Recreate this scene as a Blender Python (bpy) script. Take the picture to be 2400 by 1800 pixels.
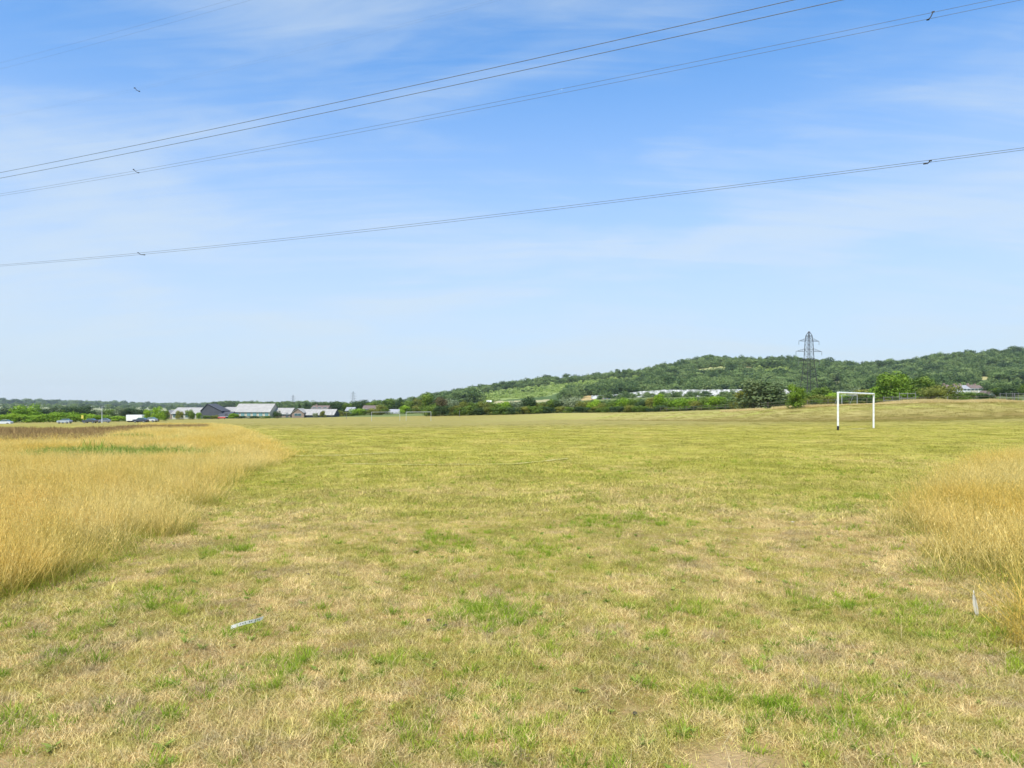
import bpy, bmesh, math, random
import numpy as np
from mathutils import Vector, Matrix
R = math.radians
random.seed(7); rng = np.random.default_rng(11)
S = bpy.context.scene
COL = S.collection
for o in list(bpy.data.objects): bpy.data.objects.remove(o)

# ------------------------------------------------------------------ camera, sky, sun, exposure
F, HX, HY, CH = 1650.0, 1200.0, 950.0, 1.6        # focal length in photo pixels, principal column, horizon row, eye height
cam = bpy.data.objects.new('camera', bpy.data.cameras.new('camera'))
COL.objects.link(cam); S.camera = cam
cam.location = (0, 0, CH); cam.rotation_euler = (R(90), 0, 0)
cam.data.sensor_width = 36; cam.data.lens = 36*F/2400
cam.data.shift_y = (HY-900)/2400
cam.data.clip_start = .05; cam.data.clip_end = 30000

SUN_EL, SUN_AZ = R(57), R(203)                     # behind the camera, to its left
W = bpy.data.worlds.new('World'); S.world = W; W.use_nodes = True
nt = W.node_tree; N = nt.nodes; L = nt.links; N.clear()
sky = N.new('ShaderNodeTexSky'); sky.sky_type = 'NISHITA'; sky.sun_disc = False
sky.sun_elevation = SUN_EL; sky.sun_rotation = SUN_AZ
sky.altitude = 50; sky.air_density = 1.0; sky.dust_density = .6; sky.ozone_density = 2.0
bg = N.new('ShaderNodeBackground'); bg.inputs[1].default_value = .101
wo = N.new('ShaderNodeOutputWorld')
tc = N.new('ShaderNodeTexCoord'); sep = N.new('ShaderNodeSeparateXYZ'); L.new(tc.outputs['Generated'], sep.inputs[0])
def wmath(op, a, b=None, clamp=False):
    n = N.new('ShaderNodeMath'); n.operation = op; n.use_clamp = clamp
    for i, v in enumerate((a, b)):
        if v is None: continue
        if isinstance(v, (int, float)): n.inputs[i].default_value = v
        else: L.new(v, n.inputs[i])
    return n.outputs[0]
zc = wmath('MAXIMUM', sep.outputs[2], 0.02)
zs = wmath('ADD', zc, .18)
cx = wmath('DIVIDE', sep.outputs[0], zs); cy = wmath('DIVIDE', sep.outputs[1], zs)
comb = N.new('ShaderNodeCombineXYZ'); L.new(cx, comb.inputs[0]); L.new(cy, comb.inputs[1])
def wnoise(scale, rot, sc, detail, rough, dist, off):
    m = N.new('ShaderNodeMapping'); m.inputs['Rotation'].default_value = (0, 0, R(rot)); m.inputs['Scale'].default_value = sc
    m.inputs['Location'].default_value = off
    L.new(comb.outputs[0], m.inputs[0])
    n = N.new('ShaderNodeTexNoise'); n.inputs['Scale'].default_value = scale; n.inputs['Detail'].default_value = detail
    n.inputs['Roughness'].default_value = rough; n.inputs['Distortion'].default_value = dist
    L.new(m.outputs[0], n.inputs['Vector']); return n.outputs[0]
c1 = wnoise(.9, 30, (1, 1.6, 1), 5, .5, .5, (6.4, 2.7, 0))
c2 = wnoise(2.6, 35, (.45, 3.4, 1), 8, .62, 1.1, (1.3, 4.2, 0))
cs = wmath('ADD', wmath('MULTIPLY', c1, .74), wmath('MULTIPLY', c2, .26))
mr = N.new('ShaderNodeMapRange'); mr.interpolation_type = 'SMOOTHSTEP'
L.new(cs, mr.inputs[0]); mr.inputs[1].default_value = .42; mr.inputs[2].default_value = .66; mr.inputs[3].default_value = .03; mr.inputs[4].default_value = .58
# pale veil that thickens towards the horizon all round
veil = N.new('ShaderNodeMapRange'); L.new(sep.outputs[2], veil.inputs[0]); veil.interpolation_type = 'SMOOTHSTEP'
veil.inputs[1].default_value = -.02; veil.inputs[2].default_value = .55; veil.inputs[3].default_value = .88; veil.inputs[4].default_value = .06
hsv = N.new('ShaderNodeMix'); hsv.data_type = 'RGBA'; hsv.blend_type = 'MULTIPLY'; hsv.inputs[0].default_value = 1
L.new(sky.outputs[0], hsv.inputs[6]); hsv.inputs[7].default_value = (.27, 1.17, 1.80, 1)
m1 = N.new('ShaderNodeMix'); m1.data_type = 'RGBA'; L.new(veil.outputs[0], m1.inputs[0]); L.new(hsv.outputs[2], m1.inputs[6])
m1.inputs[7].default_value = (5.15, 5.35, 5.75, 1)
m2 = N.new('ShaderNodeMix'); m2.data_type = 'RGBA'; L.new(mr.outputs[0], m2.inputs[0]); L.new(m1.outputs[2], m2.inputs[6])
m2.inputs[7].default_value = (4.9, 5.65, 6.2, 1)
L.new(m2.outputs[2], bg.inputs[0]); L.new(bg.outputs[0], wo.inputs[0])

sun = bpy.data.objects.new('sun', bpy.data.lights.new('sun', 'SUN')); COL.objects.link(sun)
sun.data.energy = 4.2; sun.data.angle = R(.8); sun.data.color = (1, .95, .86)
sd = Vector((math.sin(SUN_AZ)*math.cos(SUN_EL), math.cos(SUN_AZ)*math.cos(SUN_EL), math.sin(SUN_EL)))
sun.rotation_euler = sd.to_track_quat('Z', 'Y').to_euler()
S.view_settings.view_transform = 'Standard'; S.view_settings.look = 'None'
S.view_settings.exposure = 0.52; S.view_settings.gamma = 1
S.render.engine = 'CYCLES'; S.cycles.max_bounces = 5; S.cycles.diffuse_bounces = 3; S.cycles.transmission_bounces = 3; S.cycles.volume_bounces = 0

# ------------------------------------------------------------------ helpers: tags, materials, meshes
def tag(o, label=None, cat=None, group=None, kind=None):
    if label: o['label'] = label
    if cat: o['category'] = cat
    if group: o['group'] = group
    if kind: o['kind'] = kind
    return o
def empty(name, loc, rz=0):
    o = bpy.data.objects.new(name, None); COL.objects.link(o); o.location = loc; o.rotation_euler = (0, 0, rz); o.empty_display_size = .3
    return o
def link(name, me, mat=None, parent=None, loc=None):
    o = bpy.data.objects.new(name, me); COL.objects.link(o)
    if mat is not None and len(me.materials) == 0: me.materials.append(mat)
    if parent: o.parent = parent
    if loc is not None: o.location = loc
    return o
class NB:
    def __init__(s, name, rough=.8, spec=.2):
        s.m = bpy.data.materials.new(name); s.m.use_nodes = True; s.t = s.m.node_tree; s.N = s.t.nodes; s.L = s.t.links
        s.b = s.N['Principled BSDF']; s.b.inputs['Roughness'].default_value = rough; s.b.inputs['Specular IOR Level'].default_value = spec
        s._pos = None
    def setin(s, inp, v):
        if v is None: return
        if isinstance(v, (int, float)): inp.default_value = v
        elif isinstance(v, (tuple, list)): inp.default_value = tuple(v)+((1,) if len(v) == 3 and len(inp.default_value) == 4 else ())
        else: s.L.new(v, inp)
    def pos(s):
        if s._pos is None: s._pos = s.N.new('ShaderNodeNewGeometry').outputs['Position']
        return s._pos
    def obj(s): return s.N.new('ShaderNodeTexCoord').outputs['Object']
    def rand(s): return s.N.new('ShaderNodeObjectInfo').outputs['Random']
    def mapping(s, v, sc=(1, 1, 1), rz=0, loc=(0, 0, 0)):
        n = s.N.new('ShaderNodeMapping'); n.inputs['Scale'].default_value = sc; n.inputs['Rotation'].default_value = (0, 0, rz); n.inputs['Location'].default_value = loc
        s.L.new(v, n.inputs[0]); return n.outputs[0]
    def noise(s, v, scale, detail=3, rough=.55, dist=0):
        n = s.N.new('ShaderNodeTexNoise'); n.inputs['Scale'].default_value = scale; n.inputs['Detail'].default_value = detail
        n.inputs['Roughness'].default_value = rough; n.inputs['Distortion'].default_value = dist; s.L.new(v, n.inputs['Vector']); return n.outputs[0]
    def math(s, op, a, b=None, clamp=False):
        n = s.N.new('ShaderNodeMath'); n.operation = op; n.use_clamp = clamp; s.setin(n.inputs[0], a)
        if b is not None: s.setin(n.inputs[1], b)
        return n.outputs[0]
    def rng(s, v, a, b, c=0, d=1, smooth=True):
        n = s.N.new('ShaderNodeMapRange'); n.interpolation_type = 'SMOOTHSTEP' if smooth else 'LINEAR'
        s.setin(n.inputs[0], v)
        for i, q in enumerate((a, b, c, d)): n.inputs[i+1].default_value = q
        return n.outputs[0]
    def mix(s, f, a, b, mode='MIX'):
        n = s.N.new('ShaderNodeMix'); n.data_type = 'RGBA'; n.blend_type = mode
        s.setin(n.inputs[0], f); s.setin(n.inputs[6], a); s.setin(n.inputs[7], b); return n.outputs[2]
    def bump(s, h, dist, strength=1):
        n = s.N.new('ShaderNodeBump'); n.inputs['Distance'].default_value = dist; n.inputs['Strength'].default_value = strength
        s.L.new(h, n.inputs['Height']); s.L.new(n.outputs[0], s.b.inputs['Normal'])
    def color(s, c): s.setin(s.b.inputs['Base Color'], c); return s
    def translucent(s, c, f):
        tr = s.N.new('ShaderNodeBsdfTranslucent'); s.setin(tr.inputs[0], c)
        mx = s.N.new('ShaderNodeMixShader'); mx.inputs[0].default_value = f
        out = s.N['Material Output']; s.L.new(s.b.outputs[0], mx.inputs[1]); s.L.new(tr.outputs[0], mx.inputs[2]); s.L.new(mx.outputs[0], out.inputs[0])
def simple(name, c, rough=.6, spec=.3, var=.12, scale=3, metal=0):
    b = NB(name, rough, spec); n = b.noise(b.obj(), scale, 5)
    d = tuple(x*(1-var*2) for x in c); l = tuple(min(1, x*(1+var)) for x in c)
    b.color(b.mix(b.rng(n, .3, .7), d, l)); b.b.inputs['Metallic'].default_value = metal
    return b.m

def mesh_np(name, V, Fs, smooth=False):
    """V (n,3); Fs list of (k,m) index arrays of equal-size polygons"""
    me = bpy.data.meshes.new(name); V = np.asarray(V, np.float32)
    me.vertices.add(len(V)); me.vertices.foreach_set('co', V.ravel())
    tot = [f.shape[1] for f in Fs for _ in range(len(f))]
    idx = np.concatenate([f.ravel() for f in Fs]).astype(np.int32)
    me.loops.add(len(idx)); me.loops.foreach_set('vertex_index', idx)
    st = np.concatenate([[0], np.cumsum(tot)[:-1]]).astype(np.int32)
    me.polygons.add(len(tot)); me.polygons.foreach_set('loop_start', st); me.polygons.foreach_set('loop_total', np.array(tot, np.int32))
    if smooth: me.polygons.foreach_set('use_smooth', np.ones(len(tot), bool))
    me.update(calc_edges=True); return me

class MB:
    """collects boxes, tubes and polygons into one mesh"""
    def __init__(s): s.v = []; s.f = []
    def add(s, vs, fs):
        b = len(s.v); s.v += [tuple(v) for v in vs]; s.f += [tuple(i+b for i in f) for f in fs]; return s
    def box(s, x0, x1, y0, y1, z0, z1):
        return s.add([(x0,y0,z0),(x1,y0,z0),(x1,y1,z0),(x0,y1,z0),(x0,y0,z1),(x1,y0,z1),(x1,y1,z1),(x0,y1,z1)],
                     [(0,3,2,1),(4,5,6,7),(0,1,5,4),(1,2,6,5),(2,3,7,6),(3,0,4,7)])
    def tube(s, p, q, r, r2=None, n=6):
        p, q = Vector(p), Vector(q); r2 = r if r2 is None else r2
        d = (q-p).normalized(); a = d.orthogonal().normalized(); b = d.cross(a)
        vs = [p+(a*math.cos(2*math.pi*i/n)+b*math.sin(2*math.pi*i/n))*r for i in range(n)]+[q+(a*math.cos(2*math.pi*i/n)+b*math.sin(2*math.pi*i/n))*r2 for i in range(n)]
        return s.add(vs, [(i, (i+1) % n, n+(i+1) % n, n+i) for i in range(n)]+[tuple(range(n-1, -1, -1)), tuple(range(n, 2*n))])
    def prism(s, prof, y0, y1):
        """profile in x,z extruded along y"""
        n = len(prof); vs = [(x, y0, z) for x, z in prof]+[(x, y1, z) for x, z in prof]
        return s.add(vs, [tuple(range(n)), tuple(range(2*n-1, n-1, -1))]+[(i, n+i, n+(i+1) % n, (i+1) % n) for i in range(n)])
    def prismx(s, prof, x0, x1):
        n = len(prof); vs = [(x0, y, z) for y, z in prof]+[(x1, y, z) for y, z in prof]
        return s.add(vs, [tuple(range(n)), tuple(range(2*n-1, n-1, -1))]+[(i, n+i, n+(i+1) % n, (i+1) % n) for i in range(n)])
    def build(s, name, mat, parent=None, loc=None, bevel=0):
        me = bpy.data.meshes.new(name); me.from_pydata(s.v, [], s.f)
        bm = bmesh.new(); bm.from_mesh(me); bmesh.ops.recalc_face_normals(bm, faces=bm.faces)
        if bevel: bmesh.ops.bevel(bm, geom=list(bm.edges), offset=bevel, segments=2, affect='EDGES', profile=.6)
        bm.to_mesh(me); bm.free(); me.update()
        return link(name, me, mat, parent, loc)

# ------------------------------------------------------------------ terrain: a profile of (distance, height) for each direction seen from the field corner
def zr(Y, row): return CH+(HY-row)/F*Y
K = {  # photo column: nine knots (Y, z)
 -900: [(30,0),(60,-.25),(190,-3.9),(300,-5.5),(700,-6),(1500,-5),(3200,zr(3200,944)),(4300,0),(4800,-30)],
 0:    [(30,0),(58,-.22),(190,-3.9),(300,-5.6),(700,-6),(1500,zr(1500,957)),(3200,zr(3200,946)),(4300,0),(4800,-30)],
 200:  [(30,0),(58,-.30),(190,-3.6),(300,-5.2),(700,-6),(1500,zr(1500,959)),(3200,zr(3200,950)),(4300,-10),(4800,-30)],
 400:  [(30,0),(60,-.35),(190,-3.1),(300,-4.5),(700,-6),(1500,zr(1500,962)),(3200,zr(3200,956)),(4300,-20),(4800,-30)],
 560:  [(30,0),(62,-.40),(190,-2.9),(300,-3.9),(700,-5),(1500,zr(1500,955)),(3000,zr(3000,956)),(4300,-20),(4800,-30)],
 800:  [(30,0),(62,-.45),(190,-2.7),(300,-3.4),(600,-3),(1100,zr(1100,960)),(1800,zr(1800,958)),(3300,-20),(4800,-30)],
 1000: [(30,0),(75,-.7),(195,-2.6),(250,-2.1),(600,zr(600,957)),(850,zr(850,950)),(1100,zr(1100,942)),(1900,-20),(4800,-30)],
 1130: [(30,0),(110,-1.2),(190,-2.5),(240,-1.5),(620,zr(620,945)),(850,zr(850,934)),(1100,zr(1100,920)),(1900,-20),(4800,-30)],
 1300: [(30,0),(175,-2.15),(205,-.78),(240,-1.0),(640,zr(640,939)),(850,zr(850,918)),(1100,zr(1100,898)),(1900,-10),(4800,-30)],
 1500: [(30,0),(135,-1.32),(160,-.25),(220,-.4),(650,zr(650,930)),(850,zr(850,905)),(1100,zr(1100,880)),(1900,20),(4800,-30)],
 1680: [(30,0),(105,-.75),(125,.35),(200,.5),(650,zr(650,929)),(850,zr(850,892)),(1100,zr(1100,852)),(1900,30),(4800,-30)],
 1850: [(30,0),(86,-.28),(103,1.15),(160,1.2),(640,zr(640,930)),(850,zr(850,890)),(1100,zr(1100,848)),(1900,30),(4800,-30)],
 1930: [(30,0),(82,-.2),(98,1.4),(155,1.5),(620,zr(620,930)),(850,zr(850,893)),(1100,zr(1100,854)),(1900,30),(4800,-30)],
 2010: [(30,0),(78,-.12),(94,1.65),(150,1.7),(600,zr(600,930)),(850,zr(850,898)),(1100,zr(1100,868)),(1900,30),(4800,-30)],
 2110: [(30,0),(78,-.06),(94,1.8),(150,1.85),(580,zr(580,929)),(850,zr(850,893)),(1100,zr(1100,860)),(1900,30),(4800,-30)],
 2200: [(30,0),(79,0.0),(94,1.90),(150,2.0),(560,zr(560,928)),(850,zr(850,888)),(1100,zr(1100,846)),(1900,30),(4800,-30)],
 2400: [(30,0),(88,.12),(100,2.05),(150,2.3),(520,zr(520,924)),(850,zr(850,878)),(1100,zr(1100,828)),(1900,30),(4800,-30)],
 3300: [(30,0),(88,.25),(100,2.3),(150,2.6),(520,zr(520,922)),(850,zr(850,870)),(1100,zr(1100,820)),(1900,30),(4800,-30)],
}
_us = np.array([(k-HX)/F for k in K]); _kY = np.array([[p[0] for p in v] for v in K.values()], float); _kZ = np.array([[p[1] for p in v] for v in K.values()], float)
def terr(X, Y):
    X = np.atleast_1d(np.asarray(X, float)); Y = np.atleast_1d(np.asarray(Y, float))
    Yc = np.maximum(Y, 1e-3); u = np.clip(X/Yc, _us[0], _us[-1]); u = np.where(Y <= 1, np.clip(X, _us[0], _us[-1]), u)
    ky = np.stack([np.interp(u, _us, _kY[:, j]) for j in range(9)], -1); kz = np.stack([np.interp(u, _us, _kZ[:, j]) for j in range(9)], -1)
    z = np.zeros_like(Yc)
    for j in range(8):
        a, b = ky[:, j], ky[:, j+1]; t = np.clip((Y-a)/(b-a), 0, 1)
        if j == 1: t = t*t*(3-2*t)
        elif j == 0: t = t*t*.5+t*.5
        z = np.where(Y > a, kz[:, j]+(kz[:, j+1]-kz[:, j])*t, z)
    # gentle unevenness
    z += np.clip((Y-60)/200, 0, 1)*(.12*np.sin(X*.09+1)*np.sin(Y*.07))+np.clip((Y-550)/300, 0, 1)*(1.6*np.sin(X*.021+2)*np.sin(Y*.018+1)+.8*np.sin(X*.05)*np.sin(Y*.043))
    z += .012*np.sin(X*1.9+.4)*np.sin(Y*1.3)+.018*np.sin(X*.7)*np.sin(Y*.55+1)
    return z
def tz(x, y): return float(terr([x], [y])[0])
def at(px, Y, row=None):
    x = (px-HX)/F*Y
    return Vector((x, Y, tz(x, Y) if row is None else zr(Y, row)))
def rowof(Y, z): return HY-(z-CH)/Y*F

angs = np.concatenate([np.linspace(-math.pi, -.72, 46)[:-1], np.linspace(-.72, .72, 620), np.linspace(.72, math.pi, 46)[1:-1]])
rad = np.concatenate([np.linspace(.0, 2.5, 4)[1:], np.geomspace(2.6, 60, 110)[1:], np.geomspace(60, 260, 130)[1:], np.geomspace(260, 1250, 110)[1:], np.geomspace(1250, 4800, 40)[1:]])
A, RR = np.meshgrid(angs, rad, indexing='ij')
GX = (RR*np.sin(A)); GY = RR*np.cos(A)
GZ = terr(GX.ravel(), GY.ravel()).reshape(GX.shape)
na, nr = GX.shape
V = np.stack([GX, GY, GZ], -1).reshape(-1, 3); V = np.vstack([V, [[0, 0, float(terr([0], [.01])[0])]]])
ii, jj = np.meshgrid(np.arange(na), np.arange(nr-1), indexing='ij'); i2 = (ii+1) % na
quads = np.stack([ii*nr+jj, i2*nr+jj, i2*nr+jj+1, ii*nr+jj+1], -1).reshape(-1, 4)[:, ::-1]
cen = np.stack([np.arange(na)*nr, ((np.arange(na)+1) % na)*nr, np.full(na, na*nr)], -1)
me = mesh_np('ground', V, [quads, cen], True)
# what grows where (land cover), stored per vertex
def poly_mask(px, row, pts, soft=4):
    """1 inside a polygon of (column,row) points, evaluated for the land seen there"""
    inside = np.zeros(px.shape, bool); n = len(pts)
    for i in range(n):
        x1, y1 = pts[i]; x2, y2 = pts[(i+1) % n]
        c = ((y1 > row) != (y2 > row)) & (px < (x2-x1)*(row-y1)/(y2-y1+1e-9)+x1); inside ^= c
    return inside
MEADOWS = [  # open ground on the hill: polygon in photo coordinates, cover colour
 ([(1620,864),(1640,855),(1700,852),(1712,862),(1680,870),(1640,868)], (.30,.31,.12)),
 ([(1722,858),(1760,852),(1775,860),(1740,864)], (.26,.22,.10)),
 ([(1260,920),(1310,902),(1370,888),(1440,880),(1490,878),(1480,890),(1400,897),(1330,912),(1290,928)], (.24,.29,.09)),
 ([(1160,938),(1180,925),(1260,921),(1290,928),(1230,934)], (.24,.29,.09)),
 ([(1150,950),(1160,940),(1250,938),(1290,936),(1270,948)], (.38,.34,.18)),
 ([(1355,942),(1365,927),(1392,926),(1392,945)], (.42,.31,.14)),
 ([(1925,902),(1945,894),(1982,894),(1982,902)], (.48,.36,.20)),
 ([(2035,902),(2040,890),(2070,890),(2070,902)], (.50,.48,.20)),
 ([(2280,890),(2300,883),(2330,883),(2330,890)], (.38,.33,.14)),
]
lc = np.zeros((len(V), 4), np.float32)
X, Y, Z = V[:, 0], V[:, 1], V[:, 2]; Ys = np.maximum(Y, .1); PX = HX+X/Ys*F; ROW = HY-(Z-CH)/Ys*F
u = np.clip(X/Ys, _us[0], _us[-1]); foot = np.interp(u, _us, _kY[:, 1]); crest = np.interp(u, _us, _kY[:, 2]); hedge = np.interp(u, _us, _kY[:, 3])
lc[:, :3] = (.15, .18, .06)                                   # rough pasture beyond
lc[:, 3] = np.clip((Y-hedge*.96)/10, 0, 1)                     # alpha: 0 on the playing field, 1 beyond it
far = Y > 620
lc[far, :3] = (.08, .12, .04)
lf = (Y > 900) & (PX < 900); lc[lf, :3] = (.30, .31, .17)
for pts, c in MEADOWS:
    m = poly_mask(PX, ROW, pts) & (Y > 560); lc[m, :3] = c
at_ = me.color_attributes.new('cover', 'FLOAT_COLOR', 'POINT'); at_.data.foreach_set('color', lc.ravel())
bank = np.zeros((len(V), 4), np.float32)
bk = np.clip((u+.08)/.3, 0, 1)*np.where(u > -.08, np.clip((Y-foot)/6, 0, 1)*(1-np.clip((Y-crest)/(.2*crest), 0, 1)), 0)
for px_, rw_, bs_ in [(1735,1775,.16),(1700,1795,.14),(1485,1668,.06),(30,1795,.12),(1660,1480,.08),(720,1352,.07)]:
    yb_ = CH*F/(rw_-HY); xb_ = (px_-HX)/F*yb_; bank[:, 2] = np.maximum(bank[:, 2], np.clip(1.35-np.sqrt(((X-xb_)/(bs_*1.6))**2+((Y-yb_)/bs_)**2), 0, 1))
bank[:, 0] = bk; bank[:, 1] = np.clip(1-np.abs((Y-foot-3)/9), 0, 1)*np.clip(u/.2, 0, 1)
at_ = me.color_attributes.new('bank', 'FLOAT_COLOR', 'POINT'); at_.data.foreach_set('color', bank.ravel())

def turf_colour(b, far_ground=True):
    """mown dry turf: straw, thatch and green in patches; the same pattern for soil sheet and blades"""
    p = b.pos(); sp = b.N.new('ShaderNodeSeparateXYZ'); b.L.new(p, sp.inputs[0])
    big = b.noise(b.mapping(p, (1, .8, 0)), .22, 4, .55, .3); mid = b.noise(b.mapping(p, (1, 1, 0), loc=(5, 2, 0)), 1.5, 5, .66, .5); fine = b.noise(b.mapping(p, (1, 1, 0), loc=(9, 1, 0)), 7.5, 4, .7)
    swath = b.noise(b.mapping(p, (.03, .35, 0), rz=R(8)), 1, 3, .6)
    yy = b.math('ADD', sp.outputs[1], b.math('MULTIPLY', b.math('SUBTRACT', big, .5), 22))
    near = b.rng(yy, 3, 21, 1, 0); far = b.rng(yy, 42, 85, 0, 1)
    s = b.math('ADD', b.math('MULTIPLY', big, .22), b.math('ADD', b.math('MULTIPLY', mid, .38), b.math('MULTIPLY', fine, .40)))
    s = b.math('ADD', s, b.math('MULTIPLY', near, -.045))
    s = b.math('ADD', s, b.math('MULTIPLY', b.math('SUBTRACT', swath, .5), .10))
    green = b.rng(s, .43, .585)
    straw = b.mix(near, (.57, .455, .14), (.74, .575, .27)); straw = b.mix(far, straw, (.40, .325, .125))
    grn = b.mix(near, (.33, .325, .045), (.32, .35, .05)); grn = b.mix(far, grn, (.30, .275, .070))
    th_ = b.noise(b.mapping(p, (1, 1, 0), loc=(2, 7, 0)), 2.3, 5, .7); straw = b.mix(b.math('MULTIPLY', near, b.rng(th_, .48, .62, 0, .75)), straw, (.47, .37, .21))
    yel = b.mix(near, (.44, .395, .085), (.54, .47, .14)); yel = b.mix(far, yel, (.355, .305, .095)); c_ = b.mix(b.rng(s, .40, .50), straw, yel); return b.mix(b.rng(s, .49, .60), c_, grn), green, near, far, fine

b = NB('turf_ground', .95, .05); col, g, near, far, fine = turf_colour(b)
dk = b.mix(near, (.86, .85, .84), (.50, .43, .36)); col = b.mix(1, col, dk, 'MULTIPLY')        # soil and thatch between near blades, with blade shade darkened in, fainter far off
tx = b.noise(b.mapping(b.pos(), (.55, .85, 0), rz=R(-6)), 1, 8, .8); col = b.mix(1, col, b.mix(b.rng(tx, .35, .65), (.80, .83, .80), (1.16, 1.13, 1.10)), 'MULTIPLY')
gr1 = b.noise(b.mapping(b.pos(), (1, 1, 0)), 22, 5, .75); gr2 = b.noise(b.mapping(b.pos(), (1, .8, 0)), 2.6, 6, .75)
col = b.mix(1, col, b.mix(b.rng(b.math('ADD', b.math('MULTIPLY', gr1, .5), b.math('MULTIPLY', gr2, .5)), .35, .65), (.78, .78, .74), (1.12, 1.10, 1.10)), 'MULTIPLY')
cb = b.N.new('ShaderNodeVertexColor'); cb.layer_name = 'bank'; sb = b.N.new('ShaderNodeSeparateColor'); b.L.new(cb.outputs[0], sb.inputs[0])
pn = b.noise(b.mapping(b.pos(), (.06, .25, 0)), 1, 4, .6)
bankc = b.mix(b.rng(pn, .4, .62), (.42, .35, .125), (.38, .385, .085))
col = b.mix(b.math('MULTIPLY', sb.outputs[2], .9), col, b.mix(gr1, (.26, .165, .075), (.55, .39, .20)))
col = b.mix(b.math('MULTIPLY', sb.outputs[0], .75), col, bankc)
col = b.mix(b.math('MULTIPLY', sb.outputs[1], b.rng(pn, .35, .6, .2, .8)), col, (.235, .16, .06))
cv = b.N.new('ShaderNodeVertexColor'); cv.layer_name = 'cover'
hn = b.noise(b.mapping(b.pos(), (1, 1, 0)), .06, 5, .7)
cov = b.mix(1, cv.outputs[0], b.mix(b.rng(hn, .3, .7), (.7, .75, .7), (1.25, 1.2, 1.2)), 'MULTIPLY')
col = b.mix(cv.outputs[1], col, cov); b.color(col)
b.bump(b.math('ADD', b.math('MULTIPLY', gr1, .35), gr2), .06, .8)
ground_mat = b.m
ground = link('ground', me, ground_mat); tag(ground, kind='structure')

# ------------------------------------------------------------------ scattering by geometry nodes (for stuff nobody could count)
def scatter(name, protos, P, rot, scl, idx, label, cat):
    pc = bpy.data.collections.new(name+'_kinds')
    for i, (pm, mt) in enumerate(protos):
        o = bpy.data.objects.new('%s_kind' % name+'%02d' % i, pm)
        if mt and not pm.materials: pm.materials.append(mt)
        pc.objects.link(o)
    me = bpy.data.meshes.new(name); me.vertices.add(len(P)); me.vertices.foreach_set('co', np.asarray(P, np.float32).ravel())
    a = me.attributes.new('rot', 'FLOAT_VECTOR', 'POINT'); a.data.foreach_set('vector', np.asarray(rot, np.float32).ravel())
    a = me.attributes.new('scl', 'FLOAT_VECTOR', 'POINT'); a.data.foreach_set('vector', np.asarray(scl, np.float32).ravel())
    a = me.attributes.new('idx', 'INT', 'POINT'); a.data.foreach_set('value', np.asarray(idx, np.int32))
    o = link(name, me)
    g = bpy.data.node_groups.new(name+'_scatter', 'GeometryNodeTree'); n = g.nodes; l = g.links
    g.interface.new_socket('Geometry', in_out='INPUT', socket_type='NodeSocketGeometry'); g.interface.new_socket('Geometry', in_out='OUTPUT', socket_type='NodeSocketGeometry')
    gi = n.new('NodeGroupInput'); go = n.new('NodeGroupOutput'); ip = n.new('GeometryNodeInstanceOnPoints'); ci = n.new('GeometryNodeCollectionInfo')
    ci.inputs[0].default_value = pc; ci.inputs['Separate Children'].default_value = True; ci.inputs['Reset Children'].default_value = True
    def na_(nm, ty):
        q = n.new('GeometryNodeInputNamedAttribute'); q.data_type = ty; q.inputs[0].default_value = nm; return q.outputs[0]
    mp = n.new('GeometryNodeMeshToPoints'); l.new(gi.outputs[0], mp.inputs[0]); l.new(mp.outputs[0], ip.inputs['Points'])
    l.new(ci.outputs[0], ip.inputs['Instance']); ip.inputs['Pick Instance'].default_value = True
    l.new(na_('idx', 'INT'), ip.inputs['Instance Index']); l.new(na_('scl', 'FLOAT_VECTOR'), ip.inputs['Scale'])
    er = n.new('FunctionNodeEulerToRotation'); l.new(na_('rot', 'FLOAT_VECTOR'), er.inputs[0]); l.new(er.outputs[0], ip.inputs['Rotation'])
    l.new(ip.outputs[0], go.inputs[0])
    m = o.modifiers.new('scatter', 'NODES'); m.node_group = g
    tag(o, label, cat, kind='stuff'); return o

def blades(name, n, R0, h, w, lean, curve, segs=3, seed=0, gauss=False, bend_down=False):
    """n tapering blades rooted in a disc of radius R0; h, w, lean are (min,max)"""
    r = np.random.default_rng(seed)
    a = r.uniform(0, 2*np.pi, n); rr = R0*(np.abs(r.normal(0, .5, n)) if gauss else np.sqrt(r.uniform(0, 1, n)))
    bx, by = rr*np.cos(a), rr*np.sin(a)
    H = r.uniform(*h, n); Wd = r.uniform(*w, n); le = r.uniform(*lean, n); cu = r.uniform(*curve, n)
    d = a+r.normal(0, .9, n) if gauss else r.uniform(0, 2*np.pi, n); f = r.uniform(0, np.pi, n)
    Vs = []; 
    for s in range(segs+1):
        t = s/segs; ang = le+cu*t*.5
        rad_ = H*t*np.sin(ang); zz = np.maximum(H*t*np.cos(ang), .004+.004*r.uniform(0, 1, n)*(s > 0))
        if s == 0: zz = zz*0-.01
        cxx, cyy = bx+rad_*np.cos(d), by+rad_*np.sin(d); ww = Wd*.5*(1-t)**.7 if s < segs else 0
        if s < segs:
            Vs.append(np.stack([cxx-ww*np.cos(f), cyy-ww*np.sin(f), zz], -1)); Vs.append(np.stack([cxx+ww*np.cos(f), cyy+ww*np.sin(f), zz], -1))
        else: Vs.append(np.stack([cxx, cyy, zz], -1))
    Vv = np.stack(Vs, 1); k = 2*segs+1; base = (np.arange(n)*k)[:, None]
    Q = np.concatenate([base+np.array([2*s, 2*s+1, 2*s+3, 2*s+2]) for s in range(segs-1)]) if segs > 1 else np.zeros((0, 4), int)
    T = base+np.array([2*segs-2, 2*segs-1, 2*segs])
    return Vv.reshape(-1, 3), [Q, T] if len(Q) else [T]
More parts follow.
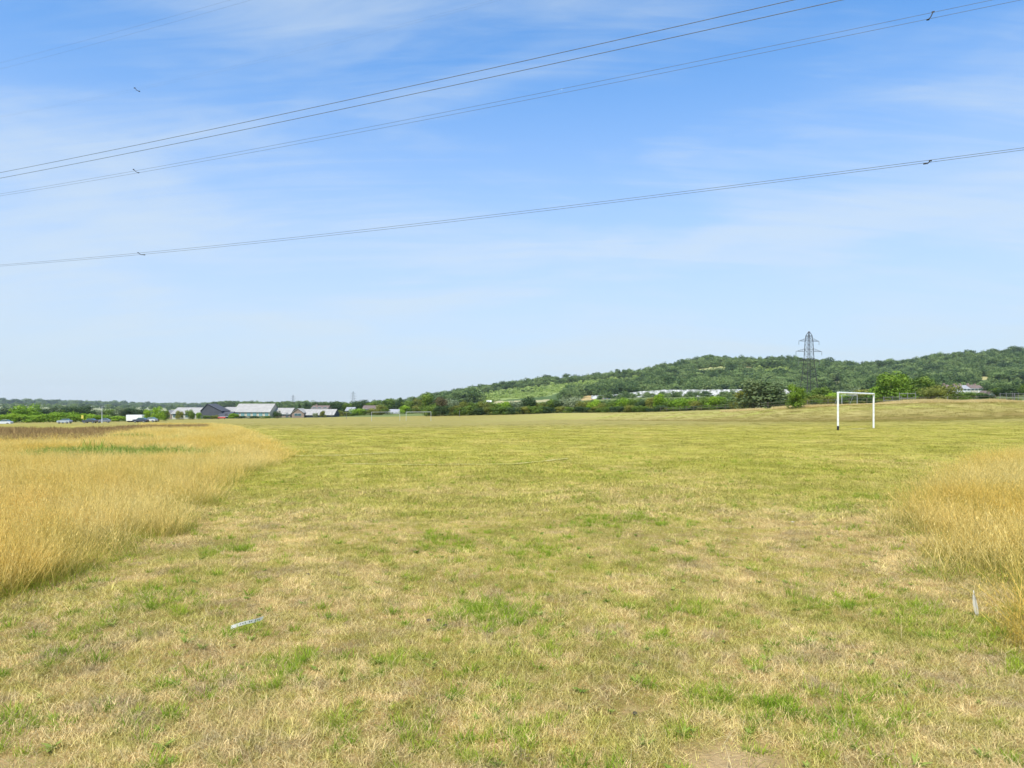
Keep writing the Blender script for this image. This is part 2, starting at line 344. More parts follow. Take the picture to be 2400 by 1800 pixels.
def blade_mesh(name, *a, **k):
    v, f = blades(name, *a, **k); return mesh_np(name, v, f)

def grass_mat(name, mode):
    b = NB(name, .75, .12); rd = b.rand()
    at = b.N.new('ShaderNodeTexCoord').outputs['Object']; s = b.N.new('ShaderNodeSeparateXYZ'); b.L.new(at, s.inputs[0])
    pn = b.noise(b.mapping(b.obj(), (1, 1, .04)), 75 if mode != 'gold' else 38, 2, .75)
    if mode == 'turf':
        col, g, near, far, fine = turf_colour(b)
        v = b.math('ADD', b.math('MULTIPLY', rd, .4), b.math('MULTIPLY', pn, .6))
        col = b.mix(1, col, b.mix(b.rng(v, .25, .75), (.50, .52, .42), (1.38, 1.36, 1.36)), 'MULTIPLY')
        col = b.mix(b.rng(pn, .60, .68, 0, .6), col, (.74, .65, .40))
        tf = .25
    elif mode == 'green':
        col = b.mix(rd, (.20, .32, .02), (.36, .44, .04)); col = b.mix(b.rng(pn, .55, .7, 0, .5), col, (.40, .38, .10)); tf = .35
    elif mode == 'straw':
        col = b.mix(b.rng(pn, .3, .7), (.44, .34, .16), (.66, .54, .30)); tf = .2
    elif mode == 'gold':
        big = b.noise(b.mapping(b.pos(), (1, 1, 0)), .35, 4, .6)
        col = b.mix(b.rng(big, .35, .65), (.90, .635, .16), (.98, .78, .31))
        og = b.noise(b.mapping(b.pos(), (1, 1, 0), loc=(3, 8, 0)), .9, 5, .7); col = b.mix(b.rng(og, .48, .64, 0, .55), col, (.62, .50, .10))
        col = b.mix(b.rng(pn, .35, .7), b.mix(1, col, (.74, .70, .55), 'MULTIPLY'), b.mix(1, col, (1.16, 1.2, 1.4), 'MULTIPLY'))
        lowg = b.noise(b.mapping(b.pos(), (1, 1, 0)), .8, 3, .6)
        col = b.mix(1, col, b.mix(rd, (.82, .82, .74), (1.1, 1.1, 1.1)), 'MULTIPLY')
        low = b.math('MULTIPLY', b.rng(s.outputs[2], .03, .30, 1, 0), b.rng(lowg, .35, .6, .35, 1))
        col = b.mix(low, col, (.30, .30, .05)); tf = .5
    elif mode == 'pale':
        col = b.mix(b.rng(pn, .3, .7), (.56, .43, .17), (.76, .61, .30)); tf = .25
    elif mode == 'weed':
        col = b.mix(rd, (.20, .30, .04), (.33, .40, .08)); tf = .35
    elif mode == 'rust':
        col = b.mix(rd, (.27, .165, .065), (.44, .30, .12)); tf = .15
    b.color(col); b.translucent(col, tf); return b.m
GM = {k: grass_mat(k+'_grass', k) for k in ('turf', 'green', 'straw', 'gold', 'weed', 'rust', 'pale')}

# boundaries of the two uncut areas (world metres)
LB = np.array([(-4.6, 3.0), (-4.3, 5.0), (-3.9, 7.2), (-4.05, 8.7), (-4.9, 11.5), (-5.7, 15), (-6.3, 19), (-7.0, 23), (-10.4, 31), (-16.5, 45), (-25.5, 66), (-30, 74)])   # x right edge of the left one
RB = np.array([(3.4, 3.0), (3.45, 4.3), (3.72, 5.2), (4.2, 6.95), (4.8, 8.5), (5.75, 10.5), (8.5, 14.6), (13, 20), (20.5, 27.5), (40, 44)])
def left_depth(x, y): return np.interp(y, LB[:, 1], LB[:, 0])-x      # >0 inside
def right_depth(x, y): return np.where(y < 44, x-np.interp(y, RB[:, 1], RB[:, 0]), -1)
def fan(n, y0, y1, wmul=.80, p=1.0, extra=1.0):
    """points over the visible sector, density falling with distance by power p"""
    q = rng.uniform(0, 1, n)
    e = 2-p
    Y = (y0**e+(y1**e-y0**e)*q)**(1/e); X = rng.uniform(-1, 1, n)*(Y*wmul+extra); return X, Y
def place(X, Y, dz=0.0): return np.stack([X, Y, terr(X, Y)+dz], -1)
def rots(n, tilt=.08): return np.stack([rng.normal(0, tilt, n), rng.normal(0, tilt, n), rng.uniform(0, 6.283, n)], -1)
def scls(n, a, b_, zv=.2):
    s = rng.uniform(a, b_, n); return np.stack([s, s, s*rng.uniform(1-zv, 1+zv, n)], -1)

# mown turf, near: lying and half-standing blades
TM = GM['turf']
protos = [(blade_mesh('turf_patch', 190, .17, (.02, .07), (.0016, .0034), (.85, 1.55), (-.6, .4), 3, seed=i), TM) for i in range(4)]
protos += [(blade_mesh('turf_patch', 90, .17, (.012, .045), (.002, .004), (.1, 1.2), (0, .9), 3, seed=20+i), TM) for i in range(3)]
n = 17500; X, Y = fan(n, 2.3, 17, .80, 1.3); k = rng.uniform(0, 1, n) < np.interp(Y, [10, 17], [1, .2]); X, Y = X[k], Y[k]; k = (left_depth(X, Y) < 1.0) & (right_depth(X, Y) < 1.5)
BARE = [(1735,1775,.12),(1700,1795,.09),(1485,1668,.03),(30,1795,.08),(1660,1480,.05)]
for bx_, br_, bs_ in BARE:
    yb_ = CH*F/(br_-HY); xb_ = (bx_-HX)/F*yb_; k &= (((X-xb_)/(bs_*1.5+.17))**2+((Y-yb_)/(bs_+.17))**2 > 1) | (rng.uniform(0, 1, len(X)) < .35)
k &= (np.sin(X*5.3+np.sin(Y*3.1)*1.7)*np.sin(Y*4.7+np.cos(X*2.9)*2) < .93) ; X, Y = X[k], Y[k]
scatter('mown_grass', protos, place(X, Y, -.004), rots(len(X)), scls(len(X), .8, 1.35), rng.integers(0, 7, len(X)), 'short dry mown grass covering the field in the foreground', 'grass')
# mown turf, further: coarser patches
protos = [(blade_mesh('turf_patch_far', 160, .45, (.03, .08), (.005, .010), (.6, 1.5), (0, .6), 2, seed=40+i), TM) for i in range(4)]
n = 19000; X, Y = fan(n, 10, 85, .78, 1.25); k = rng.uniform(0, 1, n) < np.interp(Y, [45, 85], [1, .15]); X, Y = X[k], Y[k]; k = (left_depth(X, Y) < .6) & (right_depth(X, Y) < 1); X, Y = X[k], Y[k]
scatter('mown_grass', protos, place(X, Y, -.006), rots(len(X), .03), scls(len(X), .8, 1.5), rng.integers(0, 4, len(X)), 'short yellow green turf of the playing field beyond the foreground', 'grass')
# green tufts among the straw
protos = [(blade_mesh('tuft', 70, .07, (.03, .085), (.0028, .0055), (.15, 1.1), (.1, 1.0), 3, seed=60+i, gauss=True), GM['green']) for i in range(4)]
X, Y = fan(3000, 2.5, 22, .78, 1.3); keep = rng.uniform(0, 1, len(X)) < (.5+.5*np.sin(X*1.7+np.sin(Y*1.1)*2)*np.sin(Y*1.3+X*.4)); X, Y = X[keep], Y[keep]
spots = [(1130,1440,.55),(1090,1425,.35),(1170,1450,.3),(620,1590,.35),(700,1560,.3),(1540,1495,.10),(430,1420,.25),(360,1395,.2),(300,1425,.25),(1950,1420,.4),(2080,1400,.3),(560,1480,.25),(1700,1655,.35),(1850,1690,.45),(2010,1700,.3),
         (2060,1610,.25),(975,1720,.25),(1225,1715,.3),(1400,1230,.5),(1500,1215,.6),(920,1575,.2),(1250,1290,.5),(1060,1280,.5),(1320,1260,.15),(400,1640,.25),(60,1690,.25),(150,1500,.3),(2200,1440,.4),(2260,1490,.4),(2100,1170,.7),(1980,1190,.6),(250,1260,.4),(520,1300,.3)]
ex, ey = [], []
for px, row, rr in spots:
    Yd = CH*F/(row-HY); m = int(26*rr*rr*6)+4
    ex += list((px-HX)/F*Yd+rng.normal(0, rr*.45, m)); ey += list(Yd+rng.normal(0, rr*.6, m))
X = np.concatenate([X, ex]); Y = np.concatenate([Y, ey]); k = (left_depth(X, Y) < .3) & (right_depth(X, Y) < .8); X, Y = X[k], Y[k]
scatter('green_tuft', protos, place(X, Y, -.003), rots(len(X)), scls(len(X), .5, 1.3), rng.integers(0, 4, len(X)), 'fresh green grass tufts dotted through the dry turf', 'grass')
protos = [(blade_mesh('rosette', 11, .015, (.03, .06), (.012, .022), (1.1, 1.45), (-.3, .2), 3, seed=260+i, gauss=True), GM['weed']) for i in range(3)]
X, Y = fan(420, 2.5, 14, .76, 1.4); k = (left_depth(X, Y) < 0) & (right_depth(X, Y) < .4); X, Y = X[k], Y[k]
scatter('leafy_weeds', protos, place(X, Y, .012), rots(len(X)), scls(len(X), .5, 1.2), rng.integers(0, 3, len(X)), 'small broad leaved weeds flat in the mown turf', 'weeds')
# loose straw stalks lying on the turf
protos = [(blade_mesh('stalk', 7, .16, (.10, .26), (.0025, .004), (.9, 1.5), (0, .6), 3, seed=80+i), GM['straw']) for i in range(4)]
X, Y = fan(2600, 2.4, 11, .80, 1.5); k = (left_depth(X, Y) < .3) & (right_depth(X, Y) < .6); X, Y = X[k], Y[k]
dm = rng.uniform(0, 1, len(X)) < np.clip(np.abs(X)/Y*1.3+.15, 0, 1); X, Y = X[dm], Y[dm]
scatter('straw', protos, place(X, Y, .004), rots(len(X)), scls(len(X), .5, 1.1), rng.integers(0, 4, len(X)), 'pale dry stalks lying loose on the mown turf', 'straw')

# tall uncut golden grass
def tall_clump(seed, n, R0, h, w, lean, heads=True):   # stalks with loose heads
    v, f = blades('x', n, R0, h, w, lean, (.1, .9), 4, seed)
    r = np.random.default_rng(seed+500); Vs = [v]; Fs = [f[0], f[1]]; off = len(v); k = 9
    if heads:   # loose seed heads: short leaning flakes near the tips
        tip = v[8::k]; low = v[6::k]; m = len(tip); reps = 1
        for q in range(reps):
            t = r.uniform(.1, .95, m)[:, None]; c = low*(1-t)+tip*t; a = r.uniform(0, 6.28, m); ln = r.uniform(.02, .045, m)
            d = np.stack([np.cos(a)*.5, np.sin(a)*.5, np.full(m, .85)], -1)*ln[:, None]; s = np.stack([-np.sin(a), np.cos(a), np.zeros(m)], -1)*(w[1]*.9)
            tri = np.stack([c-s*.5, c+s*.5, c+d], 1).reshape(-1, 3); Vs.append(tri); Fs.append(np.arange(m*3).reshape(-1, 3)+off); off += m*3
    return mesh_np('tall_grass_clump', np.vstack(Vs), [Fs[0]]+[np.vstack(Fs[1:])])
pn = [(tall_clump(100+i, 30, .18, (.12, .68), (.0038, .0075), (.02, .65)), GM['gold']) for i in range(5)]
pn += [(blade_mesh('low_green', 60, .2, (.08, .24), (.003, .006), (.1, .9), (.1, 1), 3, seed=130+i), GM['green']) for i in range(2)]
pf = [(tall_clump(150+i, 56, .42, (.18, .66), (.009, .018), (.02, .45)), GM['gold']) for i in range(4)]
def sample_left(n, y0, y1, p):
    q = rng.uniform(0, 1, n); e = 2-p; Y = (y0**e+(y1**e-y0**e)*q)**(1/e)
    r = np.interp(Y, LB[:, 1], LB[:, 0]); l = -Y*.80-2.0; X = l+(r-l)*rng.uniform(0, 1, n); return X, Y
X, Y = sample_left(7500, 3.2, 20, 1.0); D = left_depth(X, Y)+.35*np.sin(Y*2.3)+.2*np.sin(Y*5.1+1)
k = D > rng.uniform(-.3, .65, len(X)); X, Y, D = X[k], Y[k], D[k]
X2, Y2 = fan(11000, 3.2, 24, .80, 1.0, 2.0); X2 = np.abs(X2); D2 = right_depth(X2, Y2)+.3*np.sin(Y2*2.9)+.2*np.sin(Y2*6)
k = (D2 > rng.uniform(-.1, .4, len(X2))) & (X2 > 0) & ~((np.abs(X2-3.5*Y2/5.32) < .24) & (Y2 < 5.5)); X2, Y2, D2 = X2[k], Y2[k], D2[k]
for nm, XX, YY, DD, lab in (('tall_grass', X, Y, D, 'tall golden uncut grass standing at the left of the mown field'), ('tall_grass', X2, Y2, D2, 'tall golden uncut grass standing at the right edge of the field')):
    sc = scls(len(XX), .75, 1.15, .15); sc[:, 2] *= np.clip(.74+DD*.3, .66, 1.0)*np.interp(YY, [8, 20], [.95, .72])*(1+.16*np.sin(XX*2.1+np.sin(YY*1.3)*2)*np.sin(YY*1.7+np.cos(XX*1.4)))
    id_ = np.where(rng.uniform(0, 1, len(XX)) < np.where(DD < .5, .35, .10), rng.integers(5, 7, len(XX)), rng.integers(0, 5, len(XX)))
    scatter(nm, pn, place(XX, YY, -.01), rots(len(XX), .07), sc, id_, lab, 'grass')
X, Y = sample_left(9000, 19, 72, .9); D = left_depth(X, Y); k = (D > rng.uniform(-.2, .8, len(X)))
DKX, DKY = [-60, 0, 215, 330, 480], [31, 31, 33, 50, 57]
gp = lambda x, y: (((x+12.2)/3.2)**2+((y-22)/2.0)**2 < 1+rng.uniform(-.4, .4, len(x))) | ((HX+x/y*F < 330) & (y > np.interp(HX+x/y*F, DKX, DKY)+rng.uniform(-3, 3, len(x))))   # green weedy patch
k &= ~gp(X, Y); X, Y, D = X[k], Y[k], D[k]
X2, Y2 = fan(5000, 22, 44, .84, .9, 3); D2 = right_depth(X2, Y2); k = (D2 > rng.uniform(0, 2.5, len(X2))) & (X2 > 0); X2, Y2 = X2[k], Y2[k]
sc = scls(len(X), .75, 1.1, .2); sc[:, 2] *= np.clip(.5+D*.4, .5, 1)*np.interp(Y, [19, 30, 60], [.70, .60, .55])*np.where(((X+12.6)/4.2)**2+((Y-18.5)/2.5)**2 < 1, .6, 1)
scatter('tall_grass', pf, place(X, Y, -.01), rots(len(X), .04), sc, rng.integers(0, 4, len(X)), 'far part of the golden uncut grass left of the field', 'grass')
sc = scls(len(X2), .7, 1.0, .2); sc[:, 2] *= .62
scatter('tall_grass', pf, place(X2, Y2, -.01), rots(len(X2), .04), sc, rng.integers(0, 4, len(X2)), 'far part of the golden uncut grass right of the field', 'grass')
# green weeds inside the left grass and rusty dock beyond it
pw = [(blade_mesh('weed_clump', 90, .35, (.08, .44), (.012, .03), (.1, .8), (.1, .9), 3, seed=180+i), GM['weed']) for i in range(3)]
X = rng.normal(-12.6, 1.5, 150); Y = 22+rng.normal(0, .9, 150)-(X+12.4)*.25; X = np.concatenate([X, rng.normal(-17.6, .7, 30)]); Y = np.concatenate([Y, rng.normal(33, .5, 30)])
scatter('weeds', pw, place(X, Y), rots(len(X), .05), scls(len(X), .6, 1.05), rng.integers(0, 3, len(X)), 'low patch of green weeds within the left golden grass', 'weeds')
pr = [(blade_mesh('dock_clump', 90, .5, (.15, .45), (.02, .045), (.02, .5), (.1, .6), 3, seed=190+i), GM['rust']) for i in range(3)]
px_ = rng.uniform(-60, 480, 1200); Yr = np.interp(px_, DKX, DKY)+rng.uniform(-3, 15, 1200)*np.interp(px_, [0, 200, 330], [1, 1, .4]); X = (px_-HX)/F*Yr
scatter('dock_weeds', pr, place(X, Yr), rots(1200, .05), scls(1200, .6, 1.0), rng.integers(0, 3, 1200), 'band of rusty brown dock and dead weeds beyond the left golden grass', 'weeds')
# dry long grass on top of the bank
px_ = np.concatenate([rng.uniform(1815, 2480, 6000), rng.uniform(1695, 1785, 600)]); uu = (px_-HX)/F
Yb = np.interp(uu, _us, _kY[:, 2])+rng.uniform(1.0, 9, len(px_)); X = uu*Yb
pb = [(tall_clump(200+i, 60, .6, (.25, .75), (.018, .035), (.05, .6)), GM['pale']) for i in range(3)]
sc = scls(len(X), .6, 1.0, .3); sc[:, 2] *= np.clip(.55+.5*np.sin(X*.35)*np.sin(X*.13+1), .25, 1.1)
scatter('long_dry_grass', pb, place(X, Yb), rots(len(X), .05), sc*1.05, rng.integers(0, 3, len(X)), 'long pale dry grass along the crest of the bank', 'grass')

px_ = 1400+1080*rng.uniform(0, 1, 4600)**.8; uu = (px_-HX)/F; a_ = np.interp(uu, _us, _kY[:, 1]); c_ = np.interp(uu, _us, _kY[:, 2]); Yb = a_+(c_-a_)*rng.uniform(-.5, 1.05, len(px_)); X = uu*Yb
pk = [(blade_mesh('bank_patch', 90, .8, (.04, .11), (.015, .03), (.5, 1.4), (0, .6), 2, seed=240+i), ground_mat) for i in range(3)]
scatter('bank_grass', pk, place(X, Yb, -.01), rots(len(X), .03), scls(len(X), .8, 1.4), rng.integers(0, 3, len(X)), 'rougher cut grass on the slope of the bank', 'grass')
# ------------------------------------------------------------------ trees
def leaf_mat(name, c1, c2, c3=None, tf=.25):
    b = NB(name, .7, .15); rd = b.rand(); n = b.noise(b.obj(), .9, 3, .6); n2 = b.noise(b.obj(), 5, 2, .6)
    col = b.mix(b.rng(n, .35, .65), c1, c2)
    col = b.mix(b.rng(n2, .45, .7, 0, .6), col, c3 or c2)
    col = b.mix(1, col, b.mix(rd, (.80, .84, .8), (1.22, 1.15, 1.15)), 'MULTIPLY'); b.color(col); b.translucent(col, tf); return b.m
LM = {'green': leaf_mat('leaf_green', (0.085, 0.147, 0.022), (0.155, 0.232, 0.034), (0.217, 0.279, 0.046)),
      'bright': leaf_mat('leaf_bright', (0.155, 0.279, 0.019), (0.264, 0.403, 0.031), (0.357, 0.480, 0.046)),
      'dark': leaf_mat('leaf_dark', (0.043, 0.078, 0.028), (0.078, 0.124, 0.039), (0.109, 0.155, 0.054)),
      'silver': leaf_mat('leaf_silver', (0.155, 0.202, 0.093), (0.264, 0.310, 0.171), (0.372, 0.419, 0.264)),
      'olive': leaf_mat('leaf_olive', (0.147, 0.171, 0.031), (0.248, 0.256, 0.046), (0.310, 0.310, 0.070)),
      'leafy': leaf_mat('leaf_leafy', (.11, .19, .018), (.17, .27, .028), (.25, .35, .05)),
      'willow': leaf_mat('leaf_willow', (.10, .145, .05), (.165, .21, .085), (.23, .27, .14)),
      'brown': leaf_mat('leaf_brown', (0.139, 0.101, 0.046), (0.202, 0.155, 0.070), (0.232, 0.217, 0.078))}
bark = simple('bark', (.14, .11, .08), .9, .1, .2, 4)
def crown_mesh(name, seed, nl, leaf, shape='round', nb=16):
    """unit crown: width 1, height 1, base at z=0"""
    r = np.random.default_rng(seed); C = []; Rb = []
    for i in range(nb):
        a = r.uniform(0, 6.283); 
        if shape == 'round': zc = r.uniform(.22, .80); e = .36*math.sqrt(max(.05, 1-((zc-.45)/.55)**2))
        elif shape == 'bush': zc = r.uniform(.15, .74); e = .38*math.sqrt(max(.05, 1-(zc/.95)**2))
        elif shape == 'cone': zc = r.uniform(.08, .9); e = .40*(1-zc)
        else: zc = r.uniform(.1, .86); e = .27*math.sqrt(max(.1, 1-((zc-.42)/.56)**2))
        q = math.sqrt(r.uniform(.1, 1)); C.append((e*q*math.cos(a), e*q*math.sin(a), zc)); Rb.append(r.uniform(.13, .23)*(1 if shape != 'cone' else .35+.7*(1-zc)))
    C = np.array(C); Rb = np.array(Rb); w = Rb**2; bi = r.choice(nb, nl, p=w/w.sum())
    d = r.normal(0, 1, (nl, 3)); d[:, 2] = d[:, 2]*.8+.15; d /= np.linalg.norm(d, axis=1)[:, None]
    rr = Rb[bi]*(1-.55*r.uniform(0, 1, nl)**2.2)*r.uniform(.92, 1.16, nl); P = C[bi]+d*rr[:, None]; P[:, 2] = np.maximum(P[:, 2], .0)
    nrm = d+r.normal(0, .55, (nl, 3)); nrm /= np.linalg.norm(nrm, axis=1)[:, None]
    t = np.cross(nrm, r.normal(0, 1, (nl, 3))); t /= np.linalg.norm(t, axis=1)[:, None]; bt = np.cross(nrm, t)
    s = leaf*r.uniform(.6, 1.3, nl)[:, None]
    Vv = np.stack([P-t*s*.5, P+bt*s*.32, P+t*s*.5, P-bt*s*.32], 1).reshape(-1, 3)
    for ax in (0, 1):
        lo, hi = np.percentile(Vv[:, ax], (1.2, 98.8)); Vv[:, ax] = (Vv[:, ax]-(lo+hi)/2)/(hi-lo)
    lo, hi = np.percentile(Vv[:, 2], (.5, 99)); Vv[:, 2] = (Vv[:, 2]-lo)/(hi-lo)
    return mesh_np(name, Vv, [np.arange(nl*4).reshape(-1, 4)])
CR = {}
for sh, nm in (('round', 4), ('bush', 5), ('cone', 2), ('tall', 3)):
    CR[sh] = [crown_mesh('crown', 300+i+hash(sh[0].encode()[0:1]) % 1+ord(sh[0])*7, 3400, .055, sh, 18 if sh != 'cone' else 26) for i in range(nm)]
def trunk_mesh(seed, bare=.35):
    """unit trunk with limbs, height 1"""
    r = random.Random(seed); m = MB(); m.tube((0, 0, -.03), (.01, 0, bare), .03, .022, 7); m.tube((.01, 0, bare), (.0, .01, .78), .022, .008, 6)
    for i in range(6):
        a = i*1.05+r.uniform(-.3, .3); z = bare*.8+r.uniform(0, .35); m.tube((.005, 0, z), (.25*math.cos(a), .25*math.sin(a), z+r.uniform(.15, .3)), .011, .004, 5)
    me = bpy.data.meshes.new('trunk'); me.from_pydata(m.v, [], m.f); me.update(); me.materials.append(bark); return me
TR = [trunk_mesh(i) for i in range(3)]
crown_cache = {}
def crown_data(sh, i, kind):
    k = (sh, i, kind)
    if k not in crown_cache:
        m = CR[sh][i].copy(); m.materials.clear(); m.materials.append(LM[kind]); crown_cache[k] = m
    return crown_cache[k]
def tree(px, top, wpx, Y, kind, shape, label, group=None, name=None, cat=None, bare=0.0):
    base = at(px, Y); H = zr(Y, top)-base.z
    if H < .8: H = .8
    w = wpx/F*Y*1.08
    r = random.Random(int(px*13+top*7+Y)); i = r.randrange(len(CR[shape]))
    nm = name or ('bush' if shape == 'bush' else 'tree'); e = empty(nm, base, r.uniform(0, 6.28))
    tag(e, label, cat or nm.replace('_', ' '), group)
    c = link('crown', crown_data(shape, i, kind), None, e, (0, 0, bare*H)); c.scale = (w, w, H*(1-bare))
    t = link('trunk', TR[r.randrange(3)], None, e); t.scale = (H*.9, H*.9, H*.8)
    return e
COLW = {'green': 'mid green', 'bright': 'bright green', 'dark': 'dark green', 'silver': 'silvery grey green', 'olive': 'olive green', 'brown': 'brownish', 'willow': 'grey green', 'leafy': 'leaf green'}

# far-off woods as one mass
wb = NB('wood_leaves', .8, .1); rd = wb.rand(); hn = wb.noise(wb.mapping(wb.pos(), (1, 1, 0)), .018, 4, .6); fn = wb.noise(wb.obj(), 3, 2, .6)
hn = wb.math('ADD', wb.math('MULTIPLY', hn, .72), wb.math('MULTIPLY', rd, .28)); c = wb.mix(wb.rng(hn, .36, .62), (.085, .14, .042), (.20, .275, .085)); c = wb.mix(wb.rng(rd, .55, .95, 0, .6), c, (.25, .31, .11)); c = wb.mix(wb.rng(rd, .0, .18, .6, 0), c, (.05, .08, .045))
c = wb.mix(wb.rng(fn, .4, .7, 0, .25), c, (.19, .24, .08)); wb.color(c); wb.translucent(c, .38)
yb = NB('young_leaves', .8, .1); rd = yb.rand(); c = yb.mix(rd, (.26, .35, .07), (.44, .52, .17)); yb.color(c); yb.translucent(c, .25)
wood_protos = [(crown_mesh('wood_crown', 700+i, 620, .10, 'bush' if i % 2 else 'round', 12), wb.m) for i in range(4)]+[(crown_mesh('young_crown', 720+i, 260, .15, 'bush', 10), yb.m) for i in range(2)]
def woods(name, n, px0, px1, Y0, Y1, size, label, meadows=True, young=None, rowlim=None, ridge=0):
    pxs = rng.uniform(px0, px1, n); Y = np.sqrt(rng.uniform(Y0**2, Y1**2, n))
    if ridge: pxs = np.concatenate([pxs, rng.uniform(px0, px1, ridge)]); Y = np.concatenate([Y, rng.uniform(Y1-12, Y1+5, ridge)])
    X = (pxs-HX)/F*Y; Z = terr(X, Y); row = HY-(Z-CH)/Y*F; k = np.ones(len(X), bool)
    if meadows:
        for pts, _ in MEADOWS: k &= ~((poly_mask(pxs, row, pts) | poly_mask(pxs, row-5, pts) | (poly_mask(pxs, row-11, pts)) | poly_mask(pxs, row-16, pts)) & (Y < Y1-75))
    if rowlim is not None: k &= rowlim(pxs, row)
    X, Y, Z, pxs, row = X[k], Y[k], Z[k], pxs[k], row[k]; n = len(X)
    s = size[0]+(size[1]-size[0])*rng.beta(1.3, 2.2, n); idx = rng.integers(0, 4, n)
    if young is not None:
        y = young(pxs, row); idx = np.where(y & (rng.uniform(0, 1, n) < .8), rng.integers(4, 6, n), idx); s = np.where(y, s*.5, s)
    scl = np.stack([s, s, s*rng.uniform(.65, .95, n)], -1)
    return scatter(name, wood_protos, np.stack([X, Y, Z-.3], -1), rots(n, .03), scl, idx, label, 'woodland')
def young(px, row):
    return ((px < 1510) & (px > 1120) & (row > np.interp(px, [1120, 1300, 1500], [925, 905, 884])) & (row < np.interp(px, [1120, 1300, 1500], [950, 930, 898]))) | ((px > 1760) & (px < 1860) & (row > 866) & (row < 886))
woods('wooded_hill', 10500, 985, 2560, 655, 1103, (6, 17), 'thick broadleaf woodland covering the long hill on the right', young=young, ridge=330)
woods('far_wood', 900, -80, 720, 3050, 3260, (16, 30), 'dark line of woods along the distant left ridge', False)
woods('far_wood', 130, -80, 430, 1450, 1900, (9, 14), 'scattered trees on the distant lower left slope', False)
woods('far_wood', 260, 492, 605, 1470, 1560, (12, 17), 'wooded rise showing above the low pale roofs', False)
woods('far_wood', 380, 560, 1010, 900, 1100, (9, 14), 'dark wood behind the houses left of the hill', False)
woods('far_wood', 700, 2170, 2560, 400, 520, (7, 11), 'hedged green wood at the foot of the hill far right', False)

px_ = rng.uniform(1155, 1500, 2600); Y = np.sqrt(rng.uniform(660**2, 1085**2, 2600)); X = (px_-HX)/F*Y; Z = terr(X, Y); row = HY-(Z-CH)/Y*F
k = (poly_mask(px_, row, MEADOWS[2][0]) | poly_mask(px_, row, MEADOWS[3][0])) & (rng.uniform(0, 1, 2600) < .25+.6*(np.sin(X*.05)*np.sin(Y*.03) > 0)); X, Y, Z = X[k], Y[k], Z[k]; sz = rng.uniform(2, 4.5, len(X))
scatter('young_plantation', wood_protos[4:], np.stack([X, Y, Z-.2], -1), rots(len(X), .03), np.stack([sz, sz, sz*.7], -1), rng.integers(0, 2, len(X)), 'young light green shrubs planted over the open slope of the hill', 'shrubs')
# the chalk cutting at the foot of the hill
b = NB('chalk', .9, .1); n1 = b.noise(b.mapping(b.pos(), (1, 1, .5)), .35, 5, .7); b.color(b.mix(b.rng(n1, .42, .60), (.18, .19, .15), (.50, .49, .46)))
def chalk(px0, px1, Yc, rows, label):
    V = []; nx = 70; nz = 7
    for i in range(nx+1):
        px = px0+(px1-px0)*i/nx; t, bt = rows(px)
        for j in range(nz+1):
            q = j/nz; Y = Yc+8*q+2.0*math.sin(i*.9+j*.7)*.5+rng.normal(0, .35)
            V.append(((px-HX)/F*Y, Y, zr(Yc, bt+(t-bt)*q)+rng.normal(0, .12)))
    Q = np.array([[i*(nz+1)+j, (i+1)*(nz+1)+j, (i+1)*(nz+1)+j+1, i*(nz+1)+j+1] for i in range(nx) for j in range(nz)])
    # sides, back and top give it depth
    me = mesh_np('chalk_face', np.array(V), [Q]); o = link('chalk_face', me, b.m)
    m = o.modifiers.new('thick', 'SOLIDIFY'); m.thickness = 3; m.offset = -1
    return tag(o, label, 'chalk cliff')
chalk(1386, 1800, 640, lambda p: (np.interp(p, [1386, 1440, 1500, 1560, 1640, 1735, 1800], [927, 924, 917, 913, 913, 912, 913]), np.interp(p, [1386, 1420, 1520, 1600, 1800], [934, 944, 932, 936, 932])), 'long white chalk cutting across the foot of the wooded hill')
chalk(1812, 1860, 600, lambda p: (np.interp(p, [1812, 1840, 1860], [913, 912, 917]), 930), 'short white chalk bank between the round willow and the pylon')
woods('field_scrub', 620, 1150, 1860, 285, 420, (1.6, 3.2), 'green scrub between the hedgerow and the chalk cutting', False)
woods('quarry_scrub', 135, 1400, 1910, 560, 632, (3.5, 7.5), 'dark scrub in front of the white chalk cutting', False)

ORD = ['first', 'second', 'third', 'fourth', 'fifth', 'sixth', 'seventh', 'eighth', 'ninth', 'tenth', 'eleventh', 'twelfth', 'thirteenth']
def ordinal(store, key):
    store[key] = store.get(key, 0)+1; return ORD[store[key]-1]
seen = {}
# the hedge of separate bushes along the far side of the field
hb = [(1008,924,44,'green','round'),(1036,934,40,'brown','bush'),(1062,938,36,'silver','bush'),(1088,943,34,'olive','bush'),(1112,945,36,'green','bush'),(1135,942,32,'olive','bush'),(1160,945,36,'green','bush'),(1186,943,38,'bright','bush'),
      (1212,941,38,'silver','bush'),(1240,932,42,'dark','bush'),(1266,945,34,'olive','bush'),(1292,939,36,'green','bush'),(1316,936,36,'dark','bush'),(1340,932,44,'silver','bush'),(1368,941,34,'olive','bush'),(1392,939,34,'bright','bush'),
      (1416,946,34,'olive','bush'),(1438,941,34,'green','bush'),(1462,934,40,'bright','bush'),(1486,938,36,'green','bush'),(1508,940,34,'dark','bush'),(1530,932,32,'olive','bush'),(1548,926,30,'bright','tall'),(1568,941,34,'green','bush'),
      (1588,937,36,'bright','bush'),(1612,934,38,'bright','bush'),(1636,940,34,'olive','bush'),(1658,932,36,'green','bush'),(1680,930,42,'bright','bush'),(1704,936,38,'green','bush'),(1726,940,34,'olive','bush')]
